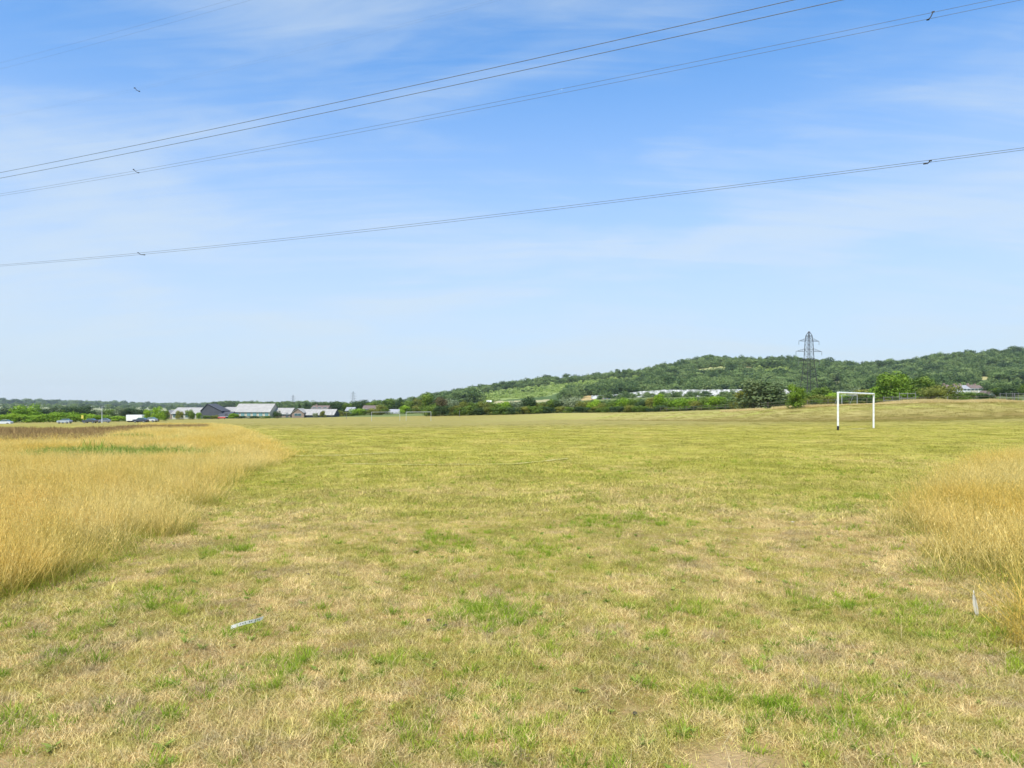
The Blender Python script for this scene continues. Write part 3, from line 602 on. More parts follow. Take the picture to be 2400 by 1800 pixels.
for q, (px, top, w, kd, sh) in enumerate(hb):
    Yh = float(np.interp(px, [1000, 1300, 1500, 1700], [243, 236, 214, 190]))+3
    tree(px, top-1, w, Yh, kd, sh, '%s %s %s from the left in the long hedgerow behind the field' % (ordinal(seen, kd+sh), COLW[kd], {'bush': 'bush', 'round': 'round tree', 'tall': 'upright tree'}[sh]), 'bushes of the hedgerow behind the field')
for q in range(44):
    px = 1015+q*16.6+rng.uniform(-5, 5); Yh = float(np.interp(px, [1000, 1300, 1500, 1700], [238, 229, 207, 184]))
    tree(px, rng.uniform(950, 957), rng.uniform(26, 36), Yh, ['green', 'dark', 'dark', 'olive', 'green'][q % 5], 'bush', 'low dark shrub at the foot of the long hedgerow', 'low shrubs at the foot of the hedgerow', 'shrub')
# right hand group
rt = [(1783,891,104,148,'willow','bush','big round silvery willow left of the pylon'),(1745,912,44,152,'olive','bush','olive bush touching the left side of the round willow'),(1812,925,34,146,'dark','bush','dark bush under the right side of the round willow'),
      (1838,926,34,158,'olive','bush','olive bush between the round willow and the lone tree'),(1898,921,46,165,'green','bush','green bush just right of the lone small tree'),(1925,908,40,190,'green','bush','green bush with a domed top under the pylon'),
      (1935,926,56,150,'olive','bush','broad olive bush left of the near goal'),(1962,921,36,160,'bright','bush','bright green bush just behind the left goalpost'),(1990,912,44,230,'silver','bush','grey green tree above the crossbar of the near goal'),
      (2008,930,52,150,'dark','bush','dark bush seen through the near goal'),(2034,914,56,165,'olive','bush','olive tree behind the right goalpost'),(2088,876,72,150,'leafy','bush','tall bright green tree right of the near goal'),
      (2062,905,40,155,'bright','bush','low bright bush at the left foot of the tall bright tree'),(2135,884,84,170,'green','bush','spreading dark green tree right of the tall bright tree'),(2166,876,22,300,'dark','round','small nearly black treetop above the green trees'),
      (2180,888,28,280,'dark','bush','dark bush right below the nearly black treetop'),(2186,910,52,155,'olive','bush','olive bush behind the grey rails'),(2214,903,46,160,'olive','bush','olive bush left of the pale terrace'),
      (2240,922,48,160,'green','bush','green bush below the left end of the pale terrace'),(2278,919,50,170,'green','bush','green bush below the middle of the pale terrace'),(2306,924,40,165,'dark','bush','dark bush below the right end of the pale terrace'),
      (2318,903,34,330,'dark','bush','dark tree at the right end of the pale terrace'),(2352,910,50,300,'green','bush','green tree right of the small white house'),(2386,903,52,290,'dark','bush','dark tree at the far right edge of the picture'),
      (2430,898,60,280,'green','bush','green tree beyond the right edge')]
for px, top, w, Yt, kd, sh, lab in rt: tree(px, top, w*1.12, Yt, kd, sh, lab)
tree(1866, 903, 36, 101, 'leafy', 'tall', 'lone small bright tree standing on the bank before the pylon', bare=.03)
# more trees under the hedge line on the right
for q in range(26):
    px = 1830+q*22+rng.uniform(-6, 6); tree(px, rng.uniform(934, 940), rng.uniform(26, 38), 142, ['dark', 'green', 'olive'][q % 3], 'bush', 'low shrub in the belt of scrub behind the bank', 'low scrub behind the bank', 'shrub')
# middle-left wood around the houses
ml = [(701,947,11,'dark','cone'),(718,945,15,'dark','cone'),(742,943,19,'dark','tall'),(768,943,38,'dark','round'),(795,944,34,'dark','bush'),(818,946,30,'green','bush'),(846,938,34,'dark','round'),(872,943,34,'green','bush'),
      (900,936,44,'green','round'),(925,940,36,'dark','bush'),(939,933,18,'dark','cone'),(958,940,34,'green','bush'),(972,932,16,'dark','cone'),(984,934,34,'olive','bush')]
for px, top, w, kd, sh in ml: tree(px, top, w, 430, kd, sh, '%s %s %s tree from the left behind the houses' % (ordinal(seen, 'm'+kd+sh), COLW[kd], {'cone': 'pointed', 'round': 'round', 'tall': 'upright', 'bush': 'bushy'}[sh]), 'trees behind the houses', 'tree')
ml2 = [(788,962,26,'green'),(805,964,28,'olive'),(822,966,26,'green'),(838,958,30,'bright'),(858,961,28,'green'),(880,957,34,'olive'),(900,956,30,'green'),(948,951,26,'bright'),(966,957,30,'green'),(984,952,32,'olive'),(892,950,34,'olive')]
for px, top, w, kd in ml2: tree(px, top, w, 320, kd, 'bush', '%s %s bush from the left before the pale houses' % (ordinal(seen, 'n'+kd), COLW[kd]), 'bushes before the pale houses')
# left: bright hedge, trees behind it, small trees by the school
for px, top, w in [(-20,973,50),(14,972,42),(45,970,40),(92,973,40),(118,969,40),(150,966,40),(178,971,36),(204,970,36),(232,973,36),(258,974,34),(280,975,28)]:
    tree(px, top, w*1.15, 262, 'bright', 'bush', '%s bright bush from the left in the hedge behind the cars' % ordinal(seen, 'lh'), 'bright hedge at the left')
tree(62, 950, 50, 266, 'bright', 'round', 'bright green tree rising above the left hedge')
for px, top, w, kd in [(-30,956,40,'dark'),(14,957,50,'dark'),(40,960,40,'olive'),(112,956,40,'dark'),(136,954,42,'dark'),(182,953,44,'dark'),(206,955,44,'dark'),(236,962,30,'silver'),(262,958,30,'green'),(288,955,36,'silver'),(306,957,30,'dark'),(328,960,34,'dark'),(160,960,34,'green')]:
    tree(px, top, w, 420, kd, 'round' if w > 38 else 'bush', '%s %s tree standing beyond the bright left hedge' % (ordinal(seen, 'lt'+kd), COLW[kd]), 'trees beyond the left hedge', 'tree')
for px, top, w, Yt, kd, sh, lab in [(345,961,16,226,'bright','tall','small bright tree right of the white box body'),(372,955,30,228,'bright','round','round bright tree left of the school'),(388,962,16,262,'green','bush','green bush between the round tree and the school'),
      (420,963,16,280,'olive','bush','leftmost small tree before the left school wing'),(445,961,18,280,'green','round','middle small tree before the left school wing'),(466,967,12,280,'bright','bush','small bright bush by the dark gable'),
      (487,974,22,285,'green','bush','low hedge bush at the foot of the dark gable'),(503,973,18,285,'olive','bush','olive bush right of the dark gable foot'),(548,969,22,290,'bright','bush','low bright bush at the left corner of the main block'),
      (566,975,22,292,'dark','bush','low dark bush under the main block windows'),(595,975,26,292,'dark','bush','middle low dark bush under the main block windows'),(622,975,26,292,'green','bush','low green bush at the right corner of the main block'),
      (650,963,17,285,'dark','round','dark round tree right of the main block'),(739,968,11,285,'silver','bush','grey green small tree before the low hall'),(757,963,14,285,'olive','bush','olive round tree before the low hall')]:
    tree(px, top, w, Yt, kd, sh, lab)
# tall green weed in the left grass
def leafy(px, Y, H, label):
    e = empty('tall_weed', at(px, Y)); tag(e, label, 'weed')
    v, f = blades('x', 90, .55, (.35*H, H), (.025, .055), (.05, .7), (.2, 1), 4, 911); link('foliage', mesh_np('foliage', v, f), GM['weed'], e)
    m = MB()
    for q in range(5): a = q*1.3; m.tube((.05*math.cos(a), .05*math.sin(a), -.02), (.28*math.cos(a), .28*math.sin(a), H*.8), .012, .005, 5)
    m.build('stem', GM['green'], e)
leafy(222, 20, .80, 'tall bright green weed clump standing out of the left golden grass')
leafy(252, 20.6, .55, 'shorter green weed clump beside the tallest one')

# ------------------------------------------------------------------ overhead power line (two circuits, twin wires)
wire_m = simple('weathered_aluminium', (.13, .135, .14), .6, .3, .1, 2, .3); black = simple('black_rubber', (.02, .02, .022), .6, .3)
DIR = Vector((.885, -.465, 0)); NRM = Vector((.465, .885, 0))
def wire_curve(Dp, z0, k, t0, r, label, cat='power cable', name='power_cable', tr=(-190, 130)):
    cu = bpy.data.curves.new(name, 'CURVE'); cu.dimensions = '3D'; cu.bevel_depth = r; cu.bevel_resolution = 1
    ts = np.linspace(*tr, 120); s = cu.splines.new('POLY'); s.points.add(len(ts)-1)
    for i, t in enumerate(ts):
        p = DIR*t+NRM*Dp; s.points[i].co = (p.x, p.y, z0+k*(t-t0)**2, 1)
    o = bpy.data.objects.new(name, cu); dg = bpy.context.evaluated_depsgraph_get()
    COL.objects.link(o); dg.update(); m = bpy.data.meshes.new_from_object(o.evaluated_get(dg)); bpy.data.objects.remove(o)
    for p in m.polygons: p.use_smooth = True
    m.materials.clear(); q = link(name, m, wire_m); tag(q, label, cat, 'overhead power cables'); return q
def zfit(px, row, Dp):
    u = (px-HX)/F; Y = Dp/(NRM.x*u+NRM.y); return (DIR.x*u*Y+DIR.y*Y), zr(Y, row)
def fit(Dp, pts):
    T = np.array([zfit(p, r, Dp) for p, r in pts]); 
    if len(T) > 2:
        c = np.polyfit(T[:, 0], T[:, 1], 2); k = max(c[0], 2e-4); t0 = -c[1]/(2*c[0]); 
    return T
CAB = [  # perpendicular distance, pixel anchors, radius, label
 (30.1, [(0,405),(800,238),(1861,0)], .0145, 'upper wire of the boldest pair crossing the sky'),
 (30.6, [(0,418),(800,256.5),(1975,0)], .0145, 'lower wire of the boldest pair crossing the sky'),
 (55.6, [(322,400),(800,310),(2329,0)], .0135, 'upper wire of the thin pair with a spacer near the top right corner'),
 (56.2, [(322,406),(800,318),(2396,0)], .0135, 'lower wire of the thin pair with a spacer near the top right corner'),
 (55.6, [(0,621),(327,593),(2172,377),(2400,346)], .0155, 'upper wire of the lowest pair crossing the sky'),
 (56.1, [(0,624),(327,597),(2172,382),(2400,351)], .0155, 'lower wire of the lowest pair crossing the sky'),
 (55.6, [(322,207),(800,93),(1100,15)], .003, 'faint upper wire of the topmost pair with a spacer at top left'),
 (56.1, [(322,212),(800,99),(1120,15)], .003, 'faint lower wire of the topmost pair with a spacer at top left'),
 (30.1, [(0,148),(100,122),(270,76)], .0035, 'faint upper wire in the top left corner'),
 (30.6, [(0,162),(100,137),(270,90)], .0035, 'faint lower wire in the top left corner'),
]
for Dp, pts, r, lab in CAB:
    T = np.array([zfit(p, q, Dp) for p, q in pts]); k = 3.3e-4
    # height with fixed sag curvature, slope and level fitted
    A_ = np.stack([T[:, 0], np.ones(len(T))], -1)
    if len(T) >= 3 and np.ptp(T[:, 0]) > 40:
        c = np.polyfit(T[:, 0], T[:, 1], 2); c[0] = np.clip(c[0], 1.5e-4, 8e-4)
    else: c = np.array([k, 0, 0])
    s, lv = np.linalg.lstsq(A_, T[:, 1]-c[0]*T[:, 0]**2, rcond=None)[0]
    t0 = -s/(2*c[0]); z0 = lv-c[0]*t0*t0; wire_curve(Dp, z0, c[0], t0, r, lab)
def spacer(px, row, Dp, dx, dy, label):
    u = (px-HX)/F; Y = Dp/(NRM.x*u+NRM.y); p = Vector((u*Y, Y, zr(Y, row))); e = empty('cable_spacer', p); tag(e, label, 'cable spacer')
    s = Y/F; ax = Vector((dx*s, 0, -dy*s)); m = MB(); bow = Vector((.25*dy*s, 0, .25*dx*s))
    a, c, q = -ax*.5, Vector((0, 0, 0))-Vector((0, 0, .10)), ax*.5
    m.tube(a, c, .035, .035, 8); m.tube(c, q, .035, .035, 8); m.build('arm', black, e)
    for w in (a, q): MB().tube(w-DIR*.09, w+DIR*.09, .055, .055, 8).build('clamp', black, e)
spacer(2181, 37, 55.9, 12, -18, 'dark spacer clamp on the wires near the top right corner')
spacer(2174, 380, 55.9, 13, -7, 'dark spacer clamp at the right end of the lowest wires')
spacer(321, 210, 55.9, 11, 8, 'topmost of the three spacer clamps at the left of the sky')
spacer(319, 401, 55.9, 12, 8, 'middle of the three spacer clamps at the left of the sky')
spacer(331, 595, 55.9, 15, 5, 'lowest of the three spacer clamps at the left of the sky')

# ------------------------------------------------------------------ pylons
steel = simple('galvanised_steel', (.16, .17, .18), .6, .3, .1, .5, .2); steel_d = simple('dark_steel', (.05, .045, .042), .7, .2, .1, .5)
def pylon(px, toprow, Y, H, label, mat, th=.16, ins=True):
    base = at(px, Y); Ht = zr(Y, toprow)-base.z; k = Ht/48
    e = empty('pylon', base, R(12)); tag(e, label, 'pylon')
    def hw(z):
        z = z/k; return k*float(np.interp(z, [0, 12, 26, 41, 45, 48], [5.2, 3.7, 2.5, 1.9, 1.5, .15]))
    for sx in (-1, 1):
        for sy in (-1, 1):
            m = MB(); zs = [0, 12, 26, 41, 45, 48]
            for a, c in zip(zs, zs[1:]): m.tube((sx*hw(a*k), sy*hw(a*k), a*k), (sx*hw(c*k), sy*hw(c*k), c*k), th*1.7, th*1.5, 4)
            m.build('leg', mat, e)
    m = MB(); z = 0; lev = [0]
    while z < 45*k: z += max(2.6*k, hw(z)*1.5); lev.append(min(z, 45*k))
    for a, c in zip(lev, lev[1:]):
        for s in (-1, 1):
            for fl in (-1, 1):
                m.tube((fl*hw(a), s*hw(a), a), (-fl*hw(c), s*hw(c), c), th*.42, th*.42, 4); m.tube((s*hw(a), fl*hw(a), a), (s*hw(c), -fl*hw(c), c), th*.42, th*.42, 4)
            m.tube((-hw(c), s*hw(c), c), (hw(c), s*hw(c), c), th*.5, th*.5, 4); m.tube((s*hw(c), -hw(c), c), (s*hw(c), hw(c), c), th*.5, th*.5, 4)
    m.build('bracing', mat, e)
    for za, ln in ((41*k, 8.2*k), (33.5*k, 10.5*k), (26.5*k, 8.6*k)):
        for s in (-1, 1):
            m = MB(); tip = Vector((s*ln, 0, za)); h2 = 2.1*k
            for sy in (-1, 1):
                b0 = Vector((s*hw(za), sy*hw(za), za)); b1 = Vector((s*hw(za+h2), sy*hw(za+h2), za+h2)); m.tube(b0, tip, th*.7, th*.6, 4); m.tube(b1, tip, th*.7, th*.6, 4)
                for q in range(3): u1 = (q+.5)/4; u2 = (q+1.2)/4; m.tube(b0.lerp(tip, u1), b1.lerp(tip, u2), th*.4, th*.4, 4)
            m.build('crossarm', mat, e)
            if ins: MB().tube(tip, tip+Vector((0, 0, -2.6*k)), .14*k, .14*k, 6).build('insulator', steel, e)
pylon(1896, 777, 500, 50, 'large dark lattice pylon standing before the wooded hill', steel_d, .135)
pylon(828, 917, 1500, 50, 'distant grey pylon above the trees left of the hill', steel, .22, False)
pylon(687, 925, 1900, 50, 'faint farthest pylon above the low hall roofs', steel, .20, False)

# ------------------------------------------------------------------ goals
white = simple('white_paint', (.76, .76, .72), .5, .35, .10, 5)
def goal(pA, pB, H, r, label, tape=False, back=False, mat=white):
    A_, B_ = Vector(pA), Vector(pB); e = empty('football_goal', A_); tag(e, label, 'goal')
    d = B_-A_; up = Vector((0, 0, H)); Bt = Vector((d.x, d.y, H+(d.z if abs(d.z) < .1 else 0)))
    MB().tube((0, 0, -.1 if not tape else .28), up, r, r, 14).build('goalpost', mat, e)
    MB().tube((d.x, d.y, d.z-.1), Bt, r, r, 14).build('goalpost', mat, e)
    MB().tube(up-d.normalized()*r, Bt+d.normalized()*r, r, r, 14).build('crossbar', mat, e)
    n = Vector((d.y, -d.x, 0)).normalized()*(1 if d.x > 0 else -1); n = -n if n.y < 0 else n
    if tape:
        MB().tube((0, 0, -.1), (0, 0, .28), r*1.12, r*1.12, 14).build('black_sleeve', black, e)
        for q in range(7): p = up+(Bt-up)*((q+.5)/7); MB().box(-.02, .02, -.02, .02, -.03, .03).build('net_hook', white, e, p+n*(r+.01)+Vector((0, 0, -.05)))
    if back:
        for w in (Vector((0, 0, 0)), d):
            m = MB(); m.tube(w+up, w+up+n*.7, r*.6, r*.6, 8); m.tube(w+up+n*.7, w+n*1.6, r*.6, r*.6, 8); m.tube(w+n*1.6, w, r*.6, r*.6, 8); m.build('back_stay', mat, e)
    return e
gA = at(1964, 45.6); gB = at(2047.5, 50.4)
goal(gA, gB, 2.44, .062, 'white football goal without a net standing nearest at the right', tape=True)
gr_ = simple('grey_white_paint', (.50, .50, .47), .5, .3, .1, 5)
goal(at(871, 194), at(937, 201), 2.44, .055, 'distant white goal, left one of the pair', mat=gr_)
goal(at(952, 196), at(1010, 190), 2.44, .055, 'distant white goal, right one of the pair', mat=gr_)
goal(at(1973, 128), at(2009, 130), 1.9, .05, 'small grey goal frame seen through the near goal', back=True, mat=simple('grey_paint', (.42, .44, .45), .5, .3))
# pole beside goals and field-edge posts
# worn pitch lines: pale sheets just above the turf
lineM = NB('worn_line', .9, .05); ln = lineM.noise(lineM.mapping(lineM.pos(), (1, 1, 0)), 2.2, 4, .7); lineM.color(lineM.mix(lineM.rng(ln, .40, .6), (.36, .33, .09), (.58, .49, .24)))
def pitch_line(pts, w, name, label):
    P = []; 
    for i in range(len(pts)-1):
        for q in range(14): t = q/14; P.append((pts[i][0]*(1-t)+pts[i+1][0]*t, pts[i][1]*(1-t)+pts[i+1][1]*t))
    P.append(pts[-1]); Vv = []
    for i, (x, y) in enumerate(P):
        x2, y2 = P[min(i+1, len(P)-1)]; x1, y1 = P[max(i-1, 0)]; d = Vector((x2-x1, y2-y1, 0)).normalized(); n = Vector((-d.y, d.x, 0))*w*.5*(.6+.5*random.random())
        for s in (-1, 1): a, c = x+n.x*s, y+n.y*s; Vv.append((a, c, tz(a, c)+.032))
    Q = np.array([[2*i, 2*i+1, 2*i+3, 2*i+2] for i in range(len(P)-1)]); o = link(name, mesh_np(name, np.array(Vv), [Q]), lineM.m); o['kind'] = 'structure'
def g2(px, row): Yd = (CH-.04)*F/(row-HY); return ((px-HX)/F*Yd, Yd)
pitch_line([g2(800, 1086), g2(900, 1088), g2(1010, 1089), g2(1120, 1089), g2(1200, 1086), g2(1270, 1080), g2(1330, 1073)], .10, 'pitch_line', '')
pitch_line([g2(690, 1068), g2(800, 1066), g2(870, 1063), g2(930, 1060)], .12, 'pitch_line', '')
pitch_line([g2(1935, 1003.6), g2(1990, 1003.8), g2(2028, 1003)], .45, 'pitch_line', '')

# ------------------------------------------------------------------ litter and lumps on the near turf
paper = NB('white_plastic', .5, .4); paper.color((.64, .61, .52))
ink = simple('printed_ink', (.10, .11, .14), .6, .2)
def near_pt(px, row): Yd = CH*F/(row-HY); x = (px-HX)/F*Yd; return Vector((x, Yd, tz(x, Yd)))
p0, p1 = near_pt(541, 1489), near_pt(617, 1464); pc = (p0+p1)/2
e = empty('plastic_strip', pc); tag(e, 'curved white plastic strip with small dark marks lying on the turf', 'strip')
m = MB(); mk = []
d = (p1-p0); nseg = 16; pts = []
sl = d.normalized(); sn = Vector((-sl.y, sl.x, 0))
for i in range(nseg+1):
    t = i/nseg; pts.append(d*(t-.5)-sn*.016*math.sin(math.pi*t)*1.0+Vector((0, 0, .045+.006*math.sin(t*5))))
hw_ = .013
for i in range(nseg):
    a, c = pts[i], pts[i+1]; tilt = Vector((0, -.35, .94))
    w_ = Vector((0, .55, .83))*hw_; th_ = Vector((0, -.83, .55))*.0012
    m.add([a-w_-th_, c-w_-th_, c+w_-th_, a+w_-th_, a-w_+th_, c-w_+th_, c+w_+th_, a+w_+th_], [(0,3,2,1),(4,5,6,7),(0,1,5,4),(1,2,6,5),(2,3,7,6),(3,0,4,7)])
m.build('strip_band', paper.m, e)
for q, i in enumerate((4.2, 5.2, 6.3, 8.4, 9.4, 11.4, 12.6, 13.5)):
    a = pts[int(i)].lerp(pts[int(i)+1], i-int(i)); w_ = Vector((0, .55, .83))*.0045; th_ = Vector((0, -.83, .55))*.0022; sx = sl*.0045
    k = MB().add([a-w_-sx+th_, a-w_+sx+th_, a+w_+sx+th_, a+w_-sx+th_, a-w_-sx, a-w_+sx, a+w_+sx, a+w_-sx], [(0,1,2,3),(0,4,5,1),(1,5,6,2),(2,6,7,3),(3,7,4,0),(4,7,6,5)]).build('dark_mark', ink, e)
# white feather-like scrap standing in the right grass
fp = near_pt(2297, 1446); fp.x -= .03; fe = empty('feather', fp, R(0)); tag(fe, 'white feather standing upright in the grass at the right', 'feather')
V_, Q_ = [], []
for i in range(11):
    t = i/10; z = .01+.195*t; cxn = .012-.055*t+.018*t*t; wv = .017*math.sin(math.pi*min(1, .12+.88*t)**.8)*(.9 if t < .97 else .3)+.002
    V_ += [(cxn-wv, -.01*t, z), (cxn, .004-.01*t, z), (cxn+wv, -.01*t, z)]
for i in range(10): Q_ += [[3*i, 3*i+1, 3*i+4, 3*i+3], [3*i+1, 3*i+2, 3*i+5, 3*i+4]]
fm = link('vane', mesh_np('vane', np.array(V_), [np.array(Q_)]), paper.m, fe); sm = fm.modifiers.new('thick', 'SOLIDIFY'); sm.thickness = .0015
MB().tube((.014, -.002, -.02), (-.02, -.012, .19), .0016, .0008, 6).build('quill', simple('quill', (.6, .56, .45), .5), fe)
clod = simple('dark_soil', (.085, .07, .055), .95, .05, .3, 30)
def lump(px, row, s, label):
    p = near_pt(px, row); bm = bmesh.new(); bmesh.ops.create_icosphere(bm, subdivisions=3, radius=s)
    for v in bm.verts: n = v.co.normalized(); v.co *= 1+.28*math.sin(n.x*7+px)*math.sin(n.y*6+row)*math.cos(n.z*5); v.co.z *= .4
    me = bpy.data.meshes.new('soil_lump'); bm.to_mesh(me); bm.free(); o = link('soil_lump', me, clod, None, p+Vector((0, 0, s*.15+.012))); tag(o, label, 'soil lump')
lump(1005, 1458, .018, 'left of two small dark lumps on the turf'); lump(1043, 1470, .014, 'right of two small dark lumps on the turf')
lump(1488, 1672, .012, 'small dark lump at the grey patch in the near turf'); lump(722, 1353, .017, 'single dark lump farther left on the turf')
fl = near_pt(1858, 1236); e = empty('daisy', fl); tag(e, 'single tiny white flower head in the turf', 'flower')
bm_ = MB()
for q in range(10): a = q*.628; bm_.add([(0, 0, .075), (.022*math.cos(a-.2), .022*math.sin(a-.2), .08), (.03*math.cos(a), .03*math.sin(a), .082), (.022*math.cos(a+.2), .022*math.sin(a+.2), .08)], [(0, 1, 2, 3)])
bm_.build('petals', paper.m, e); MB().tube((0, 0, 0), (0, 0, .075), .0015, .001, 5).build('stem', GM['green'], e)

# ------------------------------------------------------------------ school and houses
def walls(name, c): 
    b = NB(name, .85, .15); n = b.noise(b.obj(), .6, 5, .65); b.color(b.mix(b.rng(n, .3, .7), tuple(x*.86 for x in c), tuple(min(1, x*1.08) for x in c))); return b.m
cream = walls('cream_render', (.50, .46, .36)); brick = walls('red_brick', (.30, .22, .17)); slate = walls('dark_cladding', (.085, .088, .10)); pale_roof = walls('pale_metal_roof', (.37, .35, .32))
white_wall = walls('white_render', (.68, .67, .63)); tile_roof = walls('brown_tiles', (.18, .135, .115)); grey_roof = walls('grey_roof', (.33, .33, .34))
glass = NB('window_glass', .12, .6); glass.color((.07, .12, .13)); glass = glass.m; frame_m = simple('window_frame', (.6, .6, .58), .5)
teal = walls('teal_panel', (.16, .30, .30))
def building(px0, px1, Y, eave, ridge, basez=None, wall=cream, roof=pale_roof, depth=9, wins=0, label='', kind='gable', doors=0, name='building', rows=1, over=.35, skew=0, ang=0, chim=0, winmat=glass):
    """front wall runs left to right across the view; rows give eave and ridge heights"""
    x0, x1 = (px0-HX)/F*Y, (px1-HX)/F*Y; w = x1-x0; cx_ = (x0+x1)/2; z0 = min(tz(x0, Y), tz(x1, Y)); e = empty(name, (cx_, Y, z0), R(ang)); tag(e, label, 'building')
    he, hr = zr(Y, eave)-z0, zr(Y, ridge)-z0; h = w/2; m = MB()
    if kind == 'gable': prof = [(0, -.5), (depth, -.5), (depth, he), (depth/2, hr), (0, he)]; m.prismx(prof, -h, h)
    elif kind == 'mono': prof = [(0, -.5), (depth, -.5), (depth, hr), (0, he)]; m.prismx(prof, -h, h)
    elif kind == 'front': m.prism([(-h, -.5), (h, -.5), (h, he), (h*skew, hr), (-h, he)], 0, depth)
    elif kind == 'flat': m.box(-h, h, 0, depth, -.5, he)
    m.build('wall', wall, e)
    t = .16
    if kind in ('gable', 'mono'):
        rd_ = depth/2 if kind == 'gable' else depth; sl_ = (hr-he)/rd_
        m = MB().prismx([(-over, he-over*sl_+.02), (rd_, hr+.02), (rd_, hr+t+.02), (-over, he-over*sl_+t+.02)], -h-.3, h+.3); rf = m.build('roof', roof, e)
        if kind == 'gable': MB().prismx([(depth+over, he-over*sl_+.02), (rd_+.01, hr+.02), (rd_+.01, hr+t+.02), (depth+over, he-over*sl_+t+.02)], -h-.3, h+.3).build('roof', roof, e)
        m = MB()
        for q in range(int(w/1.2)): xx = -h+.3+q*1.2; m.add([(xx, -over, he-over*sl_+t+.03), (xx+.06, -over, he-over*sl_+t+.03), (xx+.06, rd_, hr+t+.03), (xx, rd_, hr+t+.03), (xx, -over, he-over*sl_+t+.10), (xx+.06, -over, he-over*sl_+t+.10), (xx+.06, rd_, hr+t+.10), (xx, rd_, hr+t+.10)], [(0,3,2,1),(4,5,6,7),(0,1,5,4),(1,2,6,5),(2,3,7,6),(3,0,4,7)])
        if w > 2: s_ = m.build('roof_seams', roof, e); s_['kind'] = 'stuff'
        MB().tube((-h-.3, -over-.06, he-over*sl_+.02), (h+.3, -over-.06, he-over*sl_+.02), .07, .07, 6).build('gutter', frame_m, e)
    elif kind == 'front':
        for s, xe in ((0, -h), (1, h)):
            dx = h*skew-xe; zz = [(xe*1.03, he-.02), (h*skew, hr+.02), (h*skew, hr+t), (xe*1.03, he+t)]; MB().prism(zz, -.3, depth+.3).build('roof', roof, e)
    else: MB().box(-h-.15, h+.15, -.15, depth+.15, he, he+.2).build('roof', roof, e)
    for r_ in range(rows):
        for q in range(wins):
            ww = w/wins*.56; xc = -h+w*(q+.5)/wins; zb = .9+r_*2.6; ht = min(1.5, he/rows-1.1)
            f = MB(); f.box(xc-ww/2-.06, xc+ww/2+.06, -.09, -.004, zb-.06, zb+ht+.06); wf = f.build('window', frame_m, e)
            MB().box(xc-ww/2, xc-.03, -.12, -.092, zb, zb+ht).build('pane', winmat, wf); MB().box(xc+.03, xc+ww/2, -.12, -.092, zb, zb+ht).build('pane', winmat, wf)
    for q in range(doors):
        xc = h*.7-q*3; dr = MB().box(xc-.6, xc+.6, -.08, -.004, 0, 2.1).build('door', slate, e); MB().box(xc+.4, xc+.46, -.14, -.085, .95, 1.15).build('handle', frame_m, dr)
    for q in range(chim): xc = -h*.6+q*h*1.2; MB().box(xc-.35, xc+.35, depth*.42, depth*.58, he, hr+1).build('chimney', brick, e)
    return e
building(386, 402, 318, 972, 962, wall=brick, wins=1, depth=8, label='small brick end bay at the left tip of the school', kind='front')
building(403, 474, 312, 969, 956, wall=cream, wins=5, depth=12, label='long left school wing with a pale roof behind small trees')
building(470, 520, 300, 964, 947, wall=slate, roof=slate, depth=9, label='dark clad school hall with a sharp off centre gable', kind='front', skew=-.35, wins=0)
building(506, 556, 306, 971, 955, wall=slate, roof=pale_roof, depth=12, label='pale single pitch roof between the dark gable and main block', kind='mono')
building(508, 534, 296, 976, 966, wall=slate, roof=slate, depth=7, label='low dark porch stepping down from the dark gable', kind='mono', doors=1)
building(548, 632, 304, 965, 947, wall=cream, roof=pale_roof, depth=13, wins=6, label='main school block with a row of windows and a large pale roof', kind='gable', winmat=teal)
building(632, 680, 308, 970, 957, wall=brick, wins=4, depth=11, label='brick school wing right of the main block', doors=1)
building(684, 712, 300, 968, 958, wall=brick, roof=pale_roof, depth=8, label='brick gable end of the low right hall', kind='front', wins=1)
building(703, 782, 302, 972, 960, wall=slate, roof=pale_roof, wins=6, depth=10, label='low right hall with a long pale roof and dark windows')
building(784, 815, 330, 973, 969, wall=slate, roof=grey_roof, wins=3, depth=8, label='low dark shed right of the pale hall', kind='mono')
building(730, 768, 390, 957, 951, wall=brick, roof=tile_roof, wins=3, depth=8, label='brown roofed brick house behind the pale hall', rows=2, name='house', chim=1)
building(810, 829, 400, 962, 955, wall=white_wall, roof=grey_roof, wins=2, depth=8, label='small white house among the trees under the far pylon', rows=1, name='house')
building(850, 884, 405, 958, 951, wall=brick, roof=tile_roof, wins=3, depth=8, label='brown roofed house among trees right of the white one', rows=1, name='house')
building(906, 934, 335, 968, 960, wall=cream, roof=grey_roof, wins=3, depth=7, label='cream cottage behind the distant left goal', rows=1, name='house')
for i, (a, c) in enumerate([(2220,2232),(2244,2256),(2257,2275),(2276,2292),(2293,2306)]):
    building(a, c, 380, 911-(i % 2), 903-(i % 3 == 0), wall=white_wall if i != 3 else cream, roof=tile_roof if i != 2 else grey_roof, wins=2, rows=2, depth=8, label=['detached pale house left of the terrace below the hill', 'leftmost house of the pale terrace below the hill', 'wide grey roofed house in the pale terrace', 'cream house in the pale terrace', 'rightmost house of the pale terrace below the hill'][i], name='house', chim=1)
building(2317, 2332, 300, 925, 916, wall=white_wall, roof=tile_roof, wins=1, rows=1, depth=7, label='small white gabled house low right of the terrace', kind='front', name='house')
building(2146, 2156, 330, 917, 911, wall=white_wall, roof=tile_roof, wins=1, depth=6, label='little pale house peeping between the right hand trees', name='house')
building(1414, 1432, 560, 941, 934, wall=brick, roof=tile_roof, wins=2, depth=9, label='reddish building at the left end of the chalk cutting', name='house')
building(1141, 1151, 560, 942, 939, wall=white_wall, roof=white_wall, wins=1, depth=5, label='tiny pale hut on the lower slope above the hedgerow', name='hut')
